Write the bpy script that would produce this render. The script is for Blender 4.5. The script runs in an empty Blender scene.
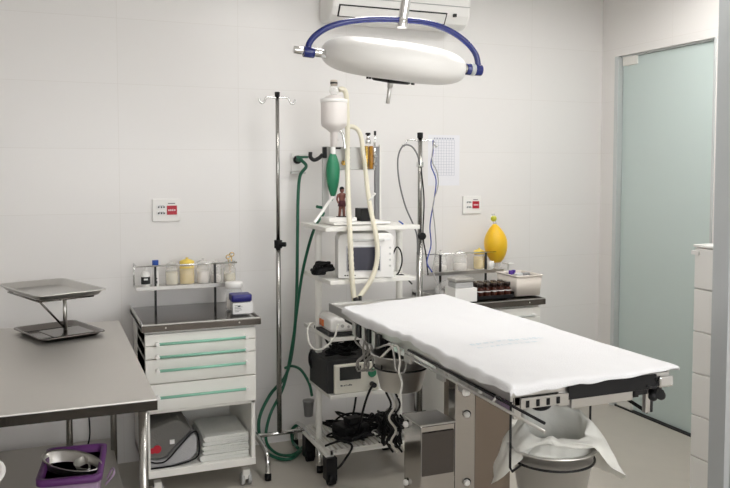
import bpy, bmesh, math, random
from mathutils import Vector, Matrix
random.seed(7)
PI = math.pi
COL = bpy.context.scene.collection
sc = bpy.context.scene

# ------------------------------------------------------------------ camera
F, PPX, PPY, CH = 787.3, 370.5, 213.9, 1.45
YAW, PIT = 0.38993, -0.0555          # to the right of the wall normal, downwards
cam_d = bpy.data.cameras.new('camera'); cam = bpy.data.objects.new('camera', cam_d); COL.objects.link(cam)
cam_d.sensor_width = 36; cam_d.lens = F*36/730
cam_d.shift_x = -(PPX-365)/730; cam_d.shift_y = (PPY-244)/730
cam_d.clip_start = .02
cam.location = (0, 0, CH); cam.rotation_euler = (PI/2+PIT, 0, -YAW)
sc.camera = cam
RM = cam.rotation_euler.to_matrix()
def ray(u, v): return RM @ Vector((u-PPX, -(v-PPY), -F))
def py(u, v, y): d = ray(u, v); t = y/d.y; return Vector((t*d.x, y, CH+t*d.z))       # point of the pixel's ray at depth y
def px(u, v, x): d = ray(u, v); t = x/d.x; return Vector((x, t*d.y, CH+t*d.z))
def pz(u, v, z): d = ray(u, v); t = (z-CH)/d.z; return Vector((t*d.x, t*d.y, z))

# --------------------------------------------------------------- materials
MATS = {}
def mat(name, col, rough=.5, metal=0, trans=0, ior=1.45, alpha=1, emit=None, es=0, noise=0, nscale=20, bump=0, bscale=60, coat=0, spec=.5, aniso=0, sss=0):
    if name in MATS: return MATS[name]
    m = bpy.data.materials.new(name); m.use_nodes = True
    nt = m.node_tree; b = nt.nodes['Principled BSDF']; I = b.inputs
    I['Base Color'].default_value = (*col, 1); I['Roughness'].default_value = rough; I['Metallic'].default_value = metal
    I['Transmission Weight'].default_value = trans; I['IOR'].default_value = ior; I['Alpha'].default_value = alpha
    I['Coat Weight'].default_value = coat; I['Specular IOR Level'].default_value = spec
    I['Subsurface Weight'].default_value = sss
    if emit: I['Emission Color'].default_value = (*emit, 1); I['Emission Strength'].default_value = es
    tc = nt.nodes.new('ShaderNodeTexCoord')
    if noise:
        n = nt.nodes.new('ShaderNodeTexNoise'); n.inputs['Scale'].default_value = nscale; n.inputs['Detail'].default_value = 4
        nt.links.new(tc.outputs['Object'], n.inputs['Vector'])
        r = nt.nodes.new('ShaderNodeMapRange'); r.inputs['To Min'].default_value = 1-noise; r.inputs['To Max'].default_value = 1+noise
        nt.links.new(n.outputs['Fac'], r.inputs['Value'])
        v = nt.nodes.new('ShaderNodeVectorMath'); v.operation = 'SCALE'; v.inputs[0].default_value = col
        nt.links.new(r.outputs['Result'], v.inputs['Scale']); nt.links.new(v.outputs['Vector'], I['Base Color'])
        if metal:
            r2 = nt.nodes.new('ShaderNodeMapRange'); r2.inputs['To Min'].default_value = max(.02, rough-.02); r2.inputs['To Max'].default_value = rough+.03
            nt.links.new(n.outputs['Fac'], r2.inputs['Value']); nt.links.new(r2.outputs['Result'], I['Roughness'])
    if bump:
        n = nt.nodes.new('ShaderNodeTexNoise'); n.inputs['Scale'].default_value = bscale; n.inputs['Detail'].default_value = 3
        nt.links.new(tc.outputs['Object'], n.inputs['Vector'])
        bp = nt.nodes.new('ShaderNodeBump'); bp.inputs['Strength'].default_value = bump; bp.inputs['Distance'].default_value = .01
        nt.links.new(n.outputs['Fac'], bp.inputs['Height']); nt.links.new(bp.outputs['Normal'], I['Normal'])
    MATS[name] = m
    return m

def tile_mat(name, col, joint, x0, dx, z0, dz, axis='X', rough=.22, w=.0011):
    m = bpy.data.materials.new(name); m.use_nodes = True
    nt = m.node_tree; b = nt.nodes['Principled BSDF']
    geo = nt.nodes.new('ShaderNodeNewGeometry'); sp = nt.nodes.new('ShaderNodeSeparateXYZ'); nt.links.new(geo.outputs['Position'], sp.inputs[0])
    def M(op, a, b2=None, c=None):
        n = nt.nodes.new('ShaderNodeMath'); n.operation = op
        for i, s in enumerate((a, b2, c)):
            if s is None: continue
            if isinstance(s, (int, float)): n.inputs[i].default_value = s
            else: nt.links.new(s, n.inputs[i])
        return n.outputs[0]
    def line(src, o, d):
        t = M('DIVIDE', M('SUBTRACT', src, o), d)
        fr = M('FRACT', t); dist = M('MULTIPLY', M('MINIMUM', fr, M('SUBTRACT', 1., fr)), d)
        return M('LESS_THAN', dist, w), M('FLOOR', t)
    lx, ix = line(sp.outputs[axis], x0, dx); lz, iz = line(sp.outputs['Z' if axis != 'F' else 'Y'], z0, dz)
    mask = M('MAXIMUM', lx, lz)
    wn = nt.nodes.new('ShaderNodeTexWhiteNoise'); wn.noise_dimensions = '2D'
    cb = nt.nodes.new('ShaderNodeCombineXYZ'); nt.links.new(ix, cb.inputs[0]); nt.links.new(iz, cb.inputs[1]); nt.links.new(cb.outputs[0], wn.inputs['Vector'])
    mr = nt.nodes.new('ShaderNodeMapRange'); mr.inputs['To Min'].default_value = .985; mr.inputs['To Max'].default_value = 1.0
    nt.links.new(wn.outputs['Value'], mr.inputs['Value'])
    vs = nt.nodes.new('ShaderNodeVectorMath'); vs.operation = 'SCALE'; vs.inputs[0].default_value = col; nt.links.new(mr.outputs[0], vs.inputs['Scale'])
    mx = nt.nodes.new('ShaderNodeMix'); mx.data_type = 'RGBA'
    nt.links.new(mask, mx.inputs[0]); nt.links.new(vs.outputs[0], mx.inputs[6]); mx.inputs[7].default_value = (*joint, 1)
    nt.links.new(mx.outputs[2], b.inputs['Base Color']); b.inputs['Roughness'].default_value = rough; b.inputs['Specular IOR Level'].default_value = .4
    n = nt.nodes.new('ShaderNodeTexNoise'); n.inputs['Scale'].default_value = 3; nt.links.new(geo.outputs['Position'], n.inputs['Vector'])
    bp = nt.nodes.new('ShaderNodeBump'); bp.inputs['Strength'].default_value = .12; bp.inputs['Distance'].default_value = .02
    nt.links.new(n.outputs['Fac'], bp.inputs['Height']); nt.links.new(bp.outputs['Normal'], b.inputs['Normal'])
    return m

WALL = tile_mat('wall_tile', (.80, .785, .775), (.73, .71, .69), .327, .589, 1.240-.3135*10, .3135, 'X', rough=.28)
WALLR = tile_mat('wall_tile_side', (.80, .782, .765), (.74, .715, .69), 4.007, .589, 1.240-.3135*10, .3135, 'Y', rough=.28)
FLOOR = mat('floor_vinyl', (.47, .44, .39), .38, noise=.05, nscale=9, bump=.03, bscale=40)
CEIL = mat('ceiling_paint', (.82, .81, .79), .8)
STEEL = mat('brushed_steel', (.58, .57, .55), .30, 1, noise=.02, nscale=12)
TABLE_STEEL = mat('satin_steel_top', (.68, .66, .63), .5, 1, noise=.03, nscale=6)
MIRROR = mat('polished_steel', (.40, .38, .36), .08, 1, bump=.05, bscale=4)
DARKSTEEL = mat('dark_steel', (.17, .155, .145), .16, 1, noise=.03, nscale=8)
CHROME = mat('chrome', (.72, .72, .71), .12, 1)
POLE = mat('pole_steel', (.42, .41, .39), .22, 1)
BLACK = mat('black_rubber', (.008, .008, .009), .55, spec=.25)
BLACKP = mat('black_plastic', (.011, .011, .012), .4, spec=.3)
DARKGREY = mat('dark_grey_plastic', (.03, .03, .031), .5, spec=.3)
WHITE = mat('white_enamel', (.80, .79, .75), .35)
CAB = mat('cabinet_white', (.84, .83, .79), .38, noise=.02)
WPLASTIC = mat('white_plastic', (.84, .83, .81), .35)
CREAM = mat('cream_plastic', (.76, .72, .58), .45)
TUBEC = mat('cream_tube', (.80, .76, .62), .42, trans=.15)
GREYP = mat('grey_plastic', (.42, .42, .42), .5)
LGREY = mat('light_grey_panel', (.55, .55, .54), .45)
GREENH = mat('green_hose', (.010, .105, .058), .38)
GREENB = mat('green_bag', (.02, .19, .095), .35, bump=.2, bscale=40)
HANDLE = mat('mint_handle', (.28, .58, .45), .25)
BLUE = mat('blue_enamel', (.010, .020, .16), .25, coat=.5)
BLUEC = mat('blue_cap', (.02, .08, .38), .35)
NAVY = mat('navy_lid', (.02, .02, .17), .4)
RED = mat('red_insert', (.45, .012, .03), .4)
YELLOW = mat('yellow_silicone', (.82, .50, .02), .35, sss=.1)
YLIQ = mat('yellow_liquid', (.88, .66, .12), .3)
CLIQ = mat('cream_liquid', (.86, .80, .62), .35)
PLIQ = mat('pale_gauze', (.88, .83, .79), .7)
GLASS = mat('jar_glass', (.88, .90, .90), .06, alpha=.25)
PGLASS = mat('plastic_clear', (.88, .87, .84), .12, alpha=.28)
BAGP = mat('bag_film', (.74, .74, .70), .35, alpha=.80, bump=.6, bscale=22)
AMBER = mat('amber_glass', (.045, .010, .005), .12)
BRASS = mat('brass', (.55, .36, .10), .25, 1)
GOLD = mat('gold_ring', (.55, .38, .14), .25, 1)
PURPLE = mat('purple_plastic', (.13, .035, .17), .42)
LILAC = mat('lilac_plastic', (.36, .26, .38), .42)
PURPLEC = mat('violet_cap', (.10, .04, .32), .4)
CLOTH = mat('sheet_cloth', (.70, .70, .715), .85, bump=.25, bscale=240)
TOWEL = mat('towel_cloth', (.74, .75, .72), .95, bump=.5, bscale=120)
BAGG = mat('grey_bag_fabric', (.17, .165, .155), .9, bump=.4, bscale=150)
BAGL = mat('light_bag_fabric', (.42, .42, .43), .9, bump=.4, bscale=150)
SKIN = mat('brown_figurine', (.17, .06, .045), .5)
DRED = mat('dark_red_cloth', (.07, .012, .02), .6)
SCREEN = mat('monitor_screen', (.045, .045, .065), .18)
SCREEN2 = mat('dark_screen', (.02, .022, .022), .15)
PAPER = mat('paper', (.80, .80, .84), .8)
PRINT = mat('grey_print', (.42, .44, .52), .8)
INK = mat('dark_print', (.03, .04, .05), .7)
INKB = mat('pale_blue_print', (.50, .60, .66), .9)
LABELW = mat('white_label', (.84, .84, .84), .6)
ORANGE = mat('orange_plastic', (.65, .16, .03), .4)
ALU = mat('grey_aluminium', (.46, .48, .49), .45, .3)
ALUL = mat('light_aluminium', (.62, .65, .65), .4, .3)
ALUD = mat('dark_seam', (.06, .065, .065), .5)
FROST = mat('frosted_glass', (.66, .765, .745), .35, trans=.18, coat=.3)
GREYC = mat('grey_cable', (.36, .35, .33), .5)
WCABLE = mat('white_cable', (.70, .69, .64), .5)
BLUEW = mat('blue_cable', (.03, .06, .32), .4)
ADDED_LAMP = mat('added_lamp_glow', (1, 1, 1), .5, emit=(1, .985, .96), es=14)  # glow of the added ceiling panels

# ----------------------------------------------------------------- meshes
class MB:
    def __init__(s): s.b = bmesh.new()
    def box(s, p0, p1, rz=0, c=None):
        x0, y0, z0 = p0; x1, y1, z1 = p1
        vs = [s.b.verts.new(v) for v in ((x0,y0,z0),(x1,y0,z0),(x1,y1,z0),(x0,y1,z0),(x0,y0,z1),(x1,y0,z1),(x1,y1,z1),(x0,y1,z1))]
        for f in ((3,2,1,0),(4,5,6,7),(0,1,5,4),(1,2,6,5),(2,3,7,6),(3,0,4,7)): s.b.faces.new([vs[i] for i in f])
        if rz:
            cc = Vector(c) if c else Vector(((x0+x1)/2, (y0+y1)/2, 0))
            R = Matrix.Rotation(rz, 3, 'Z')
            for v in vs: v.co = R @ (v.co-cc) + cc
        return s
    def ring(s, c, u, w, r, n, ru=None):
        ru = ru or r
        return [s.b.verts.new(c + u*(ru*math.cos(2*PI*i/n)) + w*(r*math.sin(2*PI*i/n))) for i in range(n)]
    def skin(s, a, b):
        n = len(a)
        for i in range(n):
            f = s.b.faces.new((a[i], a[(i+1)%n], b[(i+1)%n], b[i])); f.smooth = True
    def tube(s, pts, r, n=10, smooth=True, closed=False, caps=True, sub=6, ribs=0):
        P = [Vector(p) for p in pts]
        if smooth and len(P) > 2: P = catmull(P, sub, closed)
        rings = []; N = len(P); up = None
        for i, p in enumerate(P):
            a = P[(i-1) % N] if (closed or i > 0) else P[i]; b = P[(i+1) % N] if (closed or i < N-1) else P[i]
            t = (b-a)
            if t.length < 1e-9: t = Vector((0,0,1))
            t.normalize()
            if up is None:
                up = Vector((0,0,1)) if abs(t.z) < .9 else Vector((1,0,0))
            up = up - t*up.dot(t)
            if up.length < 1e-6: up = t.orthogonal()
            up.normalize(); w = t.cross(up)
            rr = r[i*len(r)//N] if isinstance(r, (list, tuple)) else r
            if ribs and i % 2: rr *= 1+ribs
            rings.append(s.ring(p, up, w, rr, n))
        for i in range(N-1): s.skin(rings[i], rings[i+1])
        if closed: s.skin(rings[-1], rings[0])
        elif caps:
            s.b.faces.new(rings[0][::-1]); s.b.faces.new(rings[-1])
        return s
    def cyl(s, a, b, r, r2=None, n=20):
        a = Vector(a); b = Vector(b); t = (b-a).normalized(); u = t.orthogonal().normalized(); w = t.cross(u)
        A = s.ring(a, u, w, r, n); B = s.ring(b, u, w, r2 if r2 is not None else r, n); s.skin(A, B)
        s.b.faces.new(A[::-1]); s.b.faces.new(B); return s
    def lathe(s, prof, c, n=28, axis=(0,0,1), sx=1, sy=1, uu=None, close=True):
        c = Vector(c); t = Vector(axis).normalized()
        u = Vector(uu).normalized() if uu else (t.orthogonal().normalized() if abs(t.z) < .999 else Vector((1,0,0)))
        w = t.cross(u); rs = []
        for r, h in prof:
            r = max(r, 1e-4)
            rs.append(s.ring(c+t*h, u, w, r*sy, n, r*sx))
        for i in range(len(rs)-1): s.skin(rs[i], rs[i+1])
        if close: s.b.faces.new(rs[0][::-1]); s.b.faces.new(rs[-1])
        return s
    def prism(s, poly, ext, plane='yz', o=0.):
        # poly in 2d, extruded along the remaining axis from ext[0] to ext[1]
        def P(a, b, e): return {'yz': (e, a, b), 'xz': (a, e, b), 'xy': (a, b, e)}[plane]
        A = [s.b.verts.new(P(a, b, ext[0])) for a, b in poly]; B = [s.b.verts.new(P(a, b, ext[1])) for a, b in poly]
        n = len(poly)
        for i in range(n): s.b.faces.new((A[i], A[(i+1)%n], B[(i+1)%n], B[i]))
        s.b.faces.new(A[::-1]); s.b.faces.new(B); return s
    def sphere(s, c, r, sx=1, sy=1, sz=1, n=18):
        c = Vector(c); k = 10
        prof = [(r*math.sin(PI*i/k), -r*math.cos(PI*i/k)*sz) for i in range(k+1)]
        return s.lathe(prof, c, n, sx=sx, sy=sy)
    def rot(s, R, c):
        c = Vector(c)
        for v in s.b.verts: v.co = R @ (v.co-c) + c
        return s

def catmull(P, sub, closed=False):
    out = []; n = len(P)
    for i in range(n if closed else n-1):
        p0 = P[(i-1) % n] if (closed or i > 0) else P[0]*2-P[1]
        p1 = P[i]; p2 = P[(i+1) % n]
        p3 = P[(i+2) % n] if (closed or i+2 < n) else P[-1]*2-P[-2]
        for k in range(sub):
            t = k/sub
            out.append(.5*((2*p1)+(p2-p0)*t+(2*p0-5*p1+4*p2-p3)*t*t+(3*p1-p0-3*p2+p3)*t**3))
    if not closed: out.append(P[-1])
    return out

def wloc(o):
    v = Vector((0,0,0))
    while o: v += o.location; o = o.parent
    return v
def obj(name, mb, m, parent=None, bevel=0, loc=None, label=None, solid=0, sub=0):
    me = bpy.data.meshes.new(name)
    bmesh.ops.recalc_face_normals(mb.b, faces=mb.b.faces[:])
    base = wloc(parent)
    if loc is not None: base = base + (Vector(loc)-base)
    bmesh.ops.translate(mb.b, verts=mb.b.verts[:], vec=-base)
    mb.b.to_mesh(me); mb.b.free()
    o = bpy.data.objects.new(name, me); COL.objects.link(o)
    me.materials.append(m)
    if parent: o.parent = parent
    if loc is not None: o.location = Vector(loc) - wloc(parent)
    if bevel:
        bv = o.modifiers.new('b', 'BEVEL'); bv.width = bevel; bv.segments = 2; bv.limit_method = 'ANGLE'; bv.angle_limit = .7
    if solid:
        sd = o.modifiers.new('s', 'SOLIDIFY'); sd.thickness = solid
    if sub:
        sb = o.modifiers.new('sub', 'SUBSURF'); sb.levels = sub; sb.render_levels = sub
    if label: o['label'] = label
    return o
def tag(o, label, cat, group=None, kind=None):
    o['label'] = label; o['category'] = cat
    if group: o['group'] = group
    if kind: o['kind'] = kind
    return o
def thing(name, label, cat, loc, group=None):
    o = bpy.data.objects.new(name, None); COL.objects.link(o); o.location = loc; o.empty_display_size = .05
    return tag(o, label, cat, group)
def struct(name, mb, m, parent=None, bevel=0):
    o = obj(name, mb, m, parent, bevel)
    if not parent: o['kind'] = 'structure'
    return o

# -------------------------------------------------------------------- room
FILL_WIN = 4.5  # glow strength of the added window
RX, RY, CZ = 3.20, 4.007, 2.56
LX, FY = -1.7, -1.6
struct('floor', MB().box((LX-.1, FY-.1, -.1), (5.2, RY+.1, 0)), FLOOR)
struct('ceiling', MB().box((LX-.1, FY-.1, CZ), (5.2, RY+.1, CZ+.1)), CEIL)
struct('wall_back', MB().box((LX-.1, RY, 0), (RX+.12, RY+.1, CZ)), WALL)
struct('wall_left', MB().box((LX-.1, FY, 0), (LX, RY, CZ)), WALLR)
WX0, WX1, WZ0, WZ1 = -.6, 2.9, .95, 2.35
struct('wall_front', MB().box((LX-.1, FY-.1, 0), (WX0, FY, CZ)).box((WX1, FY-.1, 0), (5.2, FY, CZ)).box((WX0, FY-.1, 0), (WX1, FY, WZ0)).box((WX0, FY-.1, WZ1), (WX1, FY, CZ)), WALL)
wn_ = bpy.data.objects.new('added_fill_window_1', None); COL.objects.link(wn_); wn_.location = ((WX0+WX1)/2, FY, WZ0); wn_['kind'] = 'structure'  # unseen window added behind the camera to light the room
fr = MB()
for a in ((WX0, WX0+.05), (WX1-.05, WX1), ((WX0+WX1)/2-.025, (WX0+WX1)/2+.025)): fr.box((a[0], FY-.08, WZ0), (a[1], FY-.02, WZ1))
fr.box((WX0, FY-.08, WZ0), (WX1, FY-.02, WZ0+.05)).box((WX0, FY-.08, WZ1-.05), (WX1, FY-.02, WZ1))
obj('added_window_frame', fr, WHITE, wn_)
obj('added_glow_pane', MB().box((WX0+.03, FY-.055, WZ0+.03), (WX1-.03, FY-.050, WZ1-.03)), mat('added_fill_glow', (1, 1, 1), .5, emit=(.97, .985, 1.0), es=FILL_WIN), wn_)  # added glowing pane, fill light for the room
DY0, DY1, DZ = 3.105, 3.885, 2.134
w = MB().box((RX, DY1, 0), (RX+.12, RY, CZ)); w.box((RX, FY, 0), (RX+.12, DY0, CZ)); w.box((RX, DY0, DZ), (RX+.12, DY1, CZ))
struct('wall_right', w, WALLR)
# corridor seen dimly through the frosted door
struct('wall_corridor', MB().box((5.0, FY, 0), (5.1, RY+.1, CZ)).box((RX+.12, RY, 0), (5.2, RY+.1, CZ)), CEIL)
# glass door
dr = bpy.data.objects.new('door_1', None); COL.objects.link(dr); dr.location = (RX+.04, (DY0+DY1)/2, 0); dr['kind'] = 'structure'
obj('door_pane', MB().box((RX+.030, DY0+.02, .012), (RX+.040, DY1-.035, DZ-.012)), FROST, dr, .001)
f = MB().box((RX-.006, DY1-.032, 0), (RX+.11, DY1, DZ)).box((RX-.006, DY0, 0), (RX+.11, DY0+.014, DZ)).box((RX+.02, DY0, DZ-.010), (RX+.11, DY1, DZ))
obj('door_frame', f, ALUL, dr, .002)
obj('top_hinge', MB().box((RX+.018, DY1-.165, DZ-.060), (RX+.052, DY1-.04, DZ-.006)), WHITE, dr, .006)
obj('bottom_hinge', MB().box((RX+.016, DY1-.175, .008), (RX+.054, DY1-.04, .060)), WHITE, dr, .004)
obj('threshold', MB().box((RX+.01, DY0, 0), (RX+.06, DY1-.03, .008)), DARKGREY, dr)

# right partition: grey aluminium jamb of the doorway beside the camera
struct('trim_1', MB().box((2.066, 1.93, 0), (2.092, 2.00, CZ)).box((2.104, 1.93, 0), (2.50, 2.00, CZ)), ALU, bevel=.002)
struct('trim_2', MB().box((2.092, 1.945, 0), (2.104, 1.99, CZ)), ALUD)
struct('wall_partition', MB().box((2.50, 1.90, 0), (RX, 2.00, CZ)), WALL)

# ---------------------------------------------------------- light panels added out of view to light the room
for k, (x, y, lb) in enumerate(((2.55, 2.85, 'added square light panel, out of view over the far right corner by the glass door'),
                     (1.30, 2.60, 'added square light panel, out of view between the surgical light and the left drawer cabinet'),
                     (1.6, .6, 'added square light panel, out of view nearest the doorway'))):
    t = thing('added_light_panel', lb, 'added light panel', (x, y, CZ-.05), 'added square light panels')
    fr = MB()
    for a in (((x-.31, y-.31, CZ-.045), (x+.31, y-.29, CZ)), ((x-.31, y+.29, CZ-.045), (x+.31, y+.31, CZ)),
              ((x-.31, y-.29, CZ-.045), (x-.29, y+.29, CZ)), ((x+.29, y-.29, CZ-.045), (x+.31, y+.29, CZ))): fr.box(*a)
    obj('frame', fr, WHITE, t)
    obj('diffuser', MB().box((x-.289, y-.289, CZ-.03), (x+.289, y+.289, CZ-.02)), ADDED_LAMP, t)

# ------------------------------------------------------- air conditioner
t = thing('air_conditioner', 'white wall-mounted air conditioner high on the back wall behind the surgical light', 'air conditioner', (1.72, RY, 2.2))
AX0, AX1 = 1.352, 2.146
prof = [(4.005, 2.228), (3.87, 2.218), (3.815, 2.238), (3.79, 2.278), (3.78, 2.35), (3.785, 2.46), (3.81, 2.495), (4.005, 2.497)]
obj('body', MB().prism(prof, (AX0, AX1)), WPLASTIC, t, .018)
def slope(x, s, off):      # point on the sloping lower front, s 0 bottom .. 1 top
    a = Vector((x, 3.815, 2.238)); b = Vector((x, 3.79, 2.278)); n = Vector((0, -.85, -.53)).normalized()
    return a+(b-a)*s + n*off
def slopebox(x0, x1, s0, s1, o0, o1):
    m = MB(); vs = [m.b.verts.new(slope(x, s, o)) for o in (o0, o1) for x, s in ((x0, s0), (x1, s0), (x1, s1), (x0, s1))]
    for f in ((0,1,2,3),(7,6,5,4),(0,4,5,1),(1,5,6,2),(2,6,7,3),(3,7,4,0)): m.b.faces.new([vs[i] for i in f])
    return m
obj('louver_slot', slopebox(1.385, 2.0, -.15, 1.25, -.001, .0015), DARKGREY, t)
obj('louver', slopebox(1.393, 1.992, -.02, 1.10, .001, .006), WPLASTIC, t, .001)
obj('receiver_window', MB().box((2.035, 3.772, 2.270), (2.05, 3.79, 2.286)), BLACKP, t)
obj('seam', MB().box((AX0+.012, 3.776, 2.325), (AX1-.012, 3.784, 2.3275)), GREYP, t)

# ----------------------------------------------------------- surgical light
LY = 2.30
hc = py(393.5, 61, LY); hc.y = LY
t = thing('surgical_light', 'white disc surgical light with a blue yoke hanging from the ceiling, switched off', 'surgical light', (hc.x, LY, CZ))
tilt = math.atan2(py(464, 71, LY).z-py(322, 50, LY).z, .49)
ax = Vector((math.sin(-tilt)*1.0, -.16, 1)).normalized()
hr = .231
prof = []
for i in range(25):
    a = -PI/2 + PI*i/24
    ca, sa = math.cos(a), math.sin(a)
    r = hr*(abs(ca)**.50); h = .060*(1 if sa > 0 else -1)*abs(sa)**.80
    prof.append((r, h))
head = obj('lamp_head', MB().lathe(prof, hc, 56, ax), WPLASTIC, t)
dn = -ax
obj('lamp_glass', MB().lathe([(.062, .052), (.062, .064), (.055, .068), (.0, .070)], hc, 36, dn), DARKGREY, t)
for k in range(6):
    b_ = MB()
    a = 2*PI*k/6+.3; u = ax.orthogonal().normalized(); w_ = ax.cross(u)
    p = hc+dn*.054+u*(.082*math.cos(a))+w_*(.082*math.sin(a)); b_.cyl(p, p+dn*.012, .004, n=8)
    obj('glass_screw', b_, BLACKP, t)
hd = MB().cyl(hc+dn*.070, hc+dn*.085, .010, .008, 14).cyl(hc+dn*.083, hc+dn*.135, .0065, .0065, 12)
hobj = obj('focus_handle', hd, STEEL, t, .001)
yk = [py(u, v, LY) for u, v in ((308, 53), (309, 44), (316, 35), (329, 27), (347, 22), (372, 19.5), (400, 20), (428, 23), (450, 31), (466, 42), (475, 53), (478, 64), (477, 70))]
obj('yoke', MB().tube(yk, .0098, 14), BLUE, t)
pL = py(320, 53, LY); pL2 = py(304, 51, LY); pL3 = py(295, 49.5, LY)
obj('pivot_block', MB().cyl(py(314, 53, LY), py(303.5, 51.5, LY), .0165, n=18), BLUE, t, .002)
obj('pivot_pin', MB().cyl(py(326, 54, LY), py(312, 52, LY), .013, n=16), CHROME, t, .002)
obj('pivot_cap', MB().cyl(py(304, 51, LY), py(293.5, 49.5, LY), .0115, n=16), CHROME, t, .003)
obj('pivot_pin', MB().cyl(py(458, 68, LY), py(467, 69, LY), .016, n=16), CHROME, t, .002)
obj('pivot_block', MB().cyl(py(466, 69, LY), py(481, 70.5, LY), .019, n=18), BLUE, t, .002)
obj('pivot_collar', MB().cyl(py(470, 69.4, LY), py(474, 69.8, LY), .0197, n=18), ALUL, t)
top = py(402, 25, LY); up_ = py(406, 0, LY); dd = (up_-top).normalized(); top2 = top + dd*((CZ-.02-top.z)/dd.z)
obj('drop_tube', MB().cyl(top, top2, .0155, n=18), CHROME, t, .002)
obj('yoke_clamp', MB().cyl(py(402, 28, LY), py(402.6, 19, LY), .0175, n=18), CHROME, t, .002)
obj('ceiling_flange', MB().cyl(top2-Vector((0,0,.03)), Vector((top2.x, top2.y, CZ)), .07, .085, 28), WHITE, t)

# ----------------------------------------------------- wall plates, notice
def plate(x0, x1, z0, z1, lb, right=False):
    t = thing('switch_plate', lb, 'switch plate', ((x0+x1)/2, RY, z0), 'white switch plates with red inserts')
    obj('cover', MB().box((x0, RY-.010, z0), (x1, RY, z1)), WPLASTIC, t, .003)
    W = x1-x0; H_ = z1-z0; cz = (z0+z1)/2
    obj('red_module', MB().box((x0+W*.52, RY-.014, cz-H_*.20), (x0+W*.88, RY-.009, cz+H_*.20)), RED, t, .001, label='red insert')
    for dz in (-.20, .07):
        g = MB().box((x0+W*.16, RY-.0125, cz+H_*dz), (x0+W*.46, RY-.009, cz+H_*(dz+.16)))
        obj('socket_face', g, LABELW, t, .001)
    for dz in (-.13, .14):
        g = MB()
        for dx in (.20, .30, .39):
            g.box((x0+W*dx, RY-.0135, cz+H_*(dz-.035)), (x0+W*(dx+.05), RY-.012, cz+H_*(dz+.03)))
        g.box((x0+W*.22, RY-.0135, cz+H_*(dz+.045)), (x0+W*.42, RY-.012, cz+H_*(dz+.06)))
        obj('socket_slots', g, INK, t)
    g = MB().box((x0+W*.56, RY-.0105, cz+H_*.28), (x0+W*.82, RY-.0098, cz+H_*.31))
    obj('plate_print', g, INK, t)
    g = MB()
    for k in range(4): g.box((x0+W*(.57+.07*k), RY-.0148, cz-.004), (x0+W*(.61+.07*k), RY-.0138, cz+.004))
    obj('insert_print', g, LABELW, t)
plate(.479, .614, 1.195, 1.308, 'white switch plate with red insert on the wall above the left cabinet')
plate(2.220, 2.340, 1.197, 1.301, 'white switch plate with red insert on the wall beside the paper schedule')
# paper schedule
t = thing('wall_schedule', 'printed paper schedule grid taped to the wall behind the infusion stand', 'paper notice', (2.105, RY, 1.359))
obj('sheet', MB().box((1.998, RY-.0015, 1.362), (2.20, RY, 1.650)), PAPER, t)
g = MB()
for i in range(14): z = 1.42+i*.0155; g.box((2.03, RY-.0021, z), (2.165, RY-.0014, z+.0013))
for i in range(9): x = 2.03+i*.0169; g.box((x, RY-.0022, 1.42), (x+.0013, RY-.0014, 1.6215))
for i in range(8):
    g.box((2.034+i*.0169, RY-.0022, 1.626), (2.044+i*.0169, RY-.0014, 1.634))
obj('printed_grid', g, PRINT, t)

# medical gas outlet with green connector
t = thing('gas_outlet', 'white wall gas outlet with a green connector plugged in', 'gas outlet', (1.23, RY, 1.44))
obj('cover', MB().box((1.192, RY-.012, 1.445), (1.268, RY, 1.538)), WPLASTIC, t, .003)
obj('outlet_lip', MB().box((1.186, RY-.04, 1.430), (1.262, RY, 1.442)), LGREY, t, .002)
obj('outlet_socket', MB().cyl((1.223, RY-.03, 1.505), (1.223, RY, 1.505), .022, n=20), BLACKP, t, .002)
obj('green_plug', MB().cyl((1.223, RY-.075, 1.505), (1.223, RY-.028, 1.505), .013, n=16).box((1.205, RY-.07, 1.512), (1.268, RY-.05, 1.524)), GREENH, t, .002)

# ------------------------------------------------------------ green hoses
c0 = py(297, 161, 3.93)
h1 = [Vector((1.223, 3.93, 1.505)), Vector((1.245, 3.905, 1.47)), py(300, 176, 3.90), py(298, 200, 3.90), py(297.5, 240, 3.89), py(296.5, 300, 3.88), py(293, 345, 3.87), py(286, 375, 3.86), py(270, 395, 3.84), py(259, 420, 3.82), py(262, 445, 3.80), pz(272, 456, .02), pz(290, 459, .015), pz(303, 448, .015), pz(306, 438, .02), py(300, 425, 3.87), py(292, 430, 3.90), pz(293, 442, .02), pz(298, 448, .03)]
tag(obj('gas_hose', MB().tube(h1, .0085, 12), GREENH), 'green rubber gas hose running from the wall outlet down to a coil on the floor', 'hose')
h2 = [Vector((1.236, 3.71, 1.27)), py(325, 210, 3.72), py(316, 225, 3.66), py(309, 245, 3.70), py(302, 275, 3.74), py(297, 310, 3.78), py(293, 340, 3.80), py(284, 385, 3.80), py(270, 415, 3.78), py(266, 440, 3.76), pz(276, 453, .02), pz(292, 455, .035), pz(304, 446, .03)]
tag(obj('gas_hose', MB().tube(h2, .0075, 12), GREENH), 'dark green gas hose slanting from the anaesthesia cart shelf down behind the chrome pole', 'hose')
h3 = [py(285, 368, 3.84), py(292, 366, 3.80), py(301, 370, 3.72), py(309, 383, 3.66), py(312, 396, 3.62)]
tag(obj('gas_hose', MB().tube(h3, .007, 10), GREENH), 'short dark green hose looping from the hose bundle to the grey filter cup', 'hose')

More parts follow.
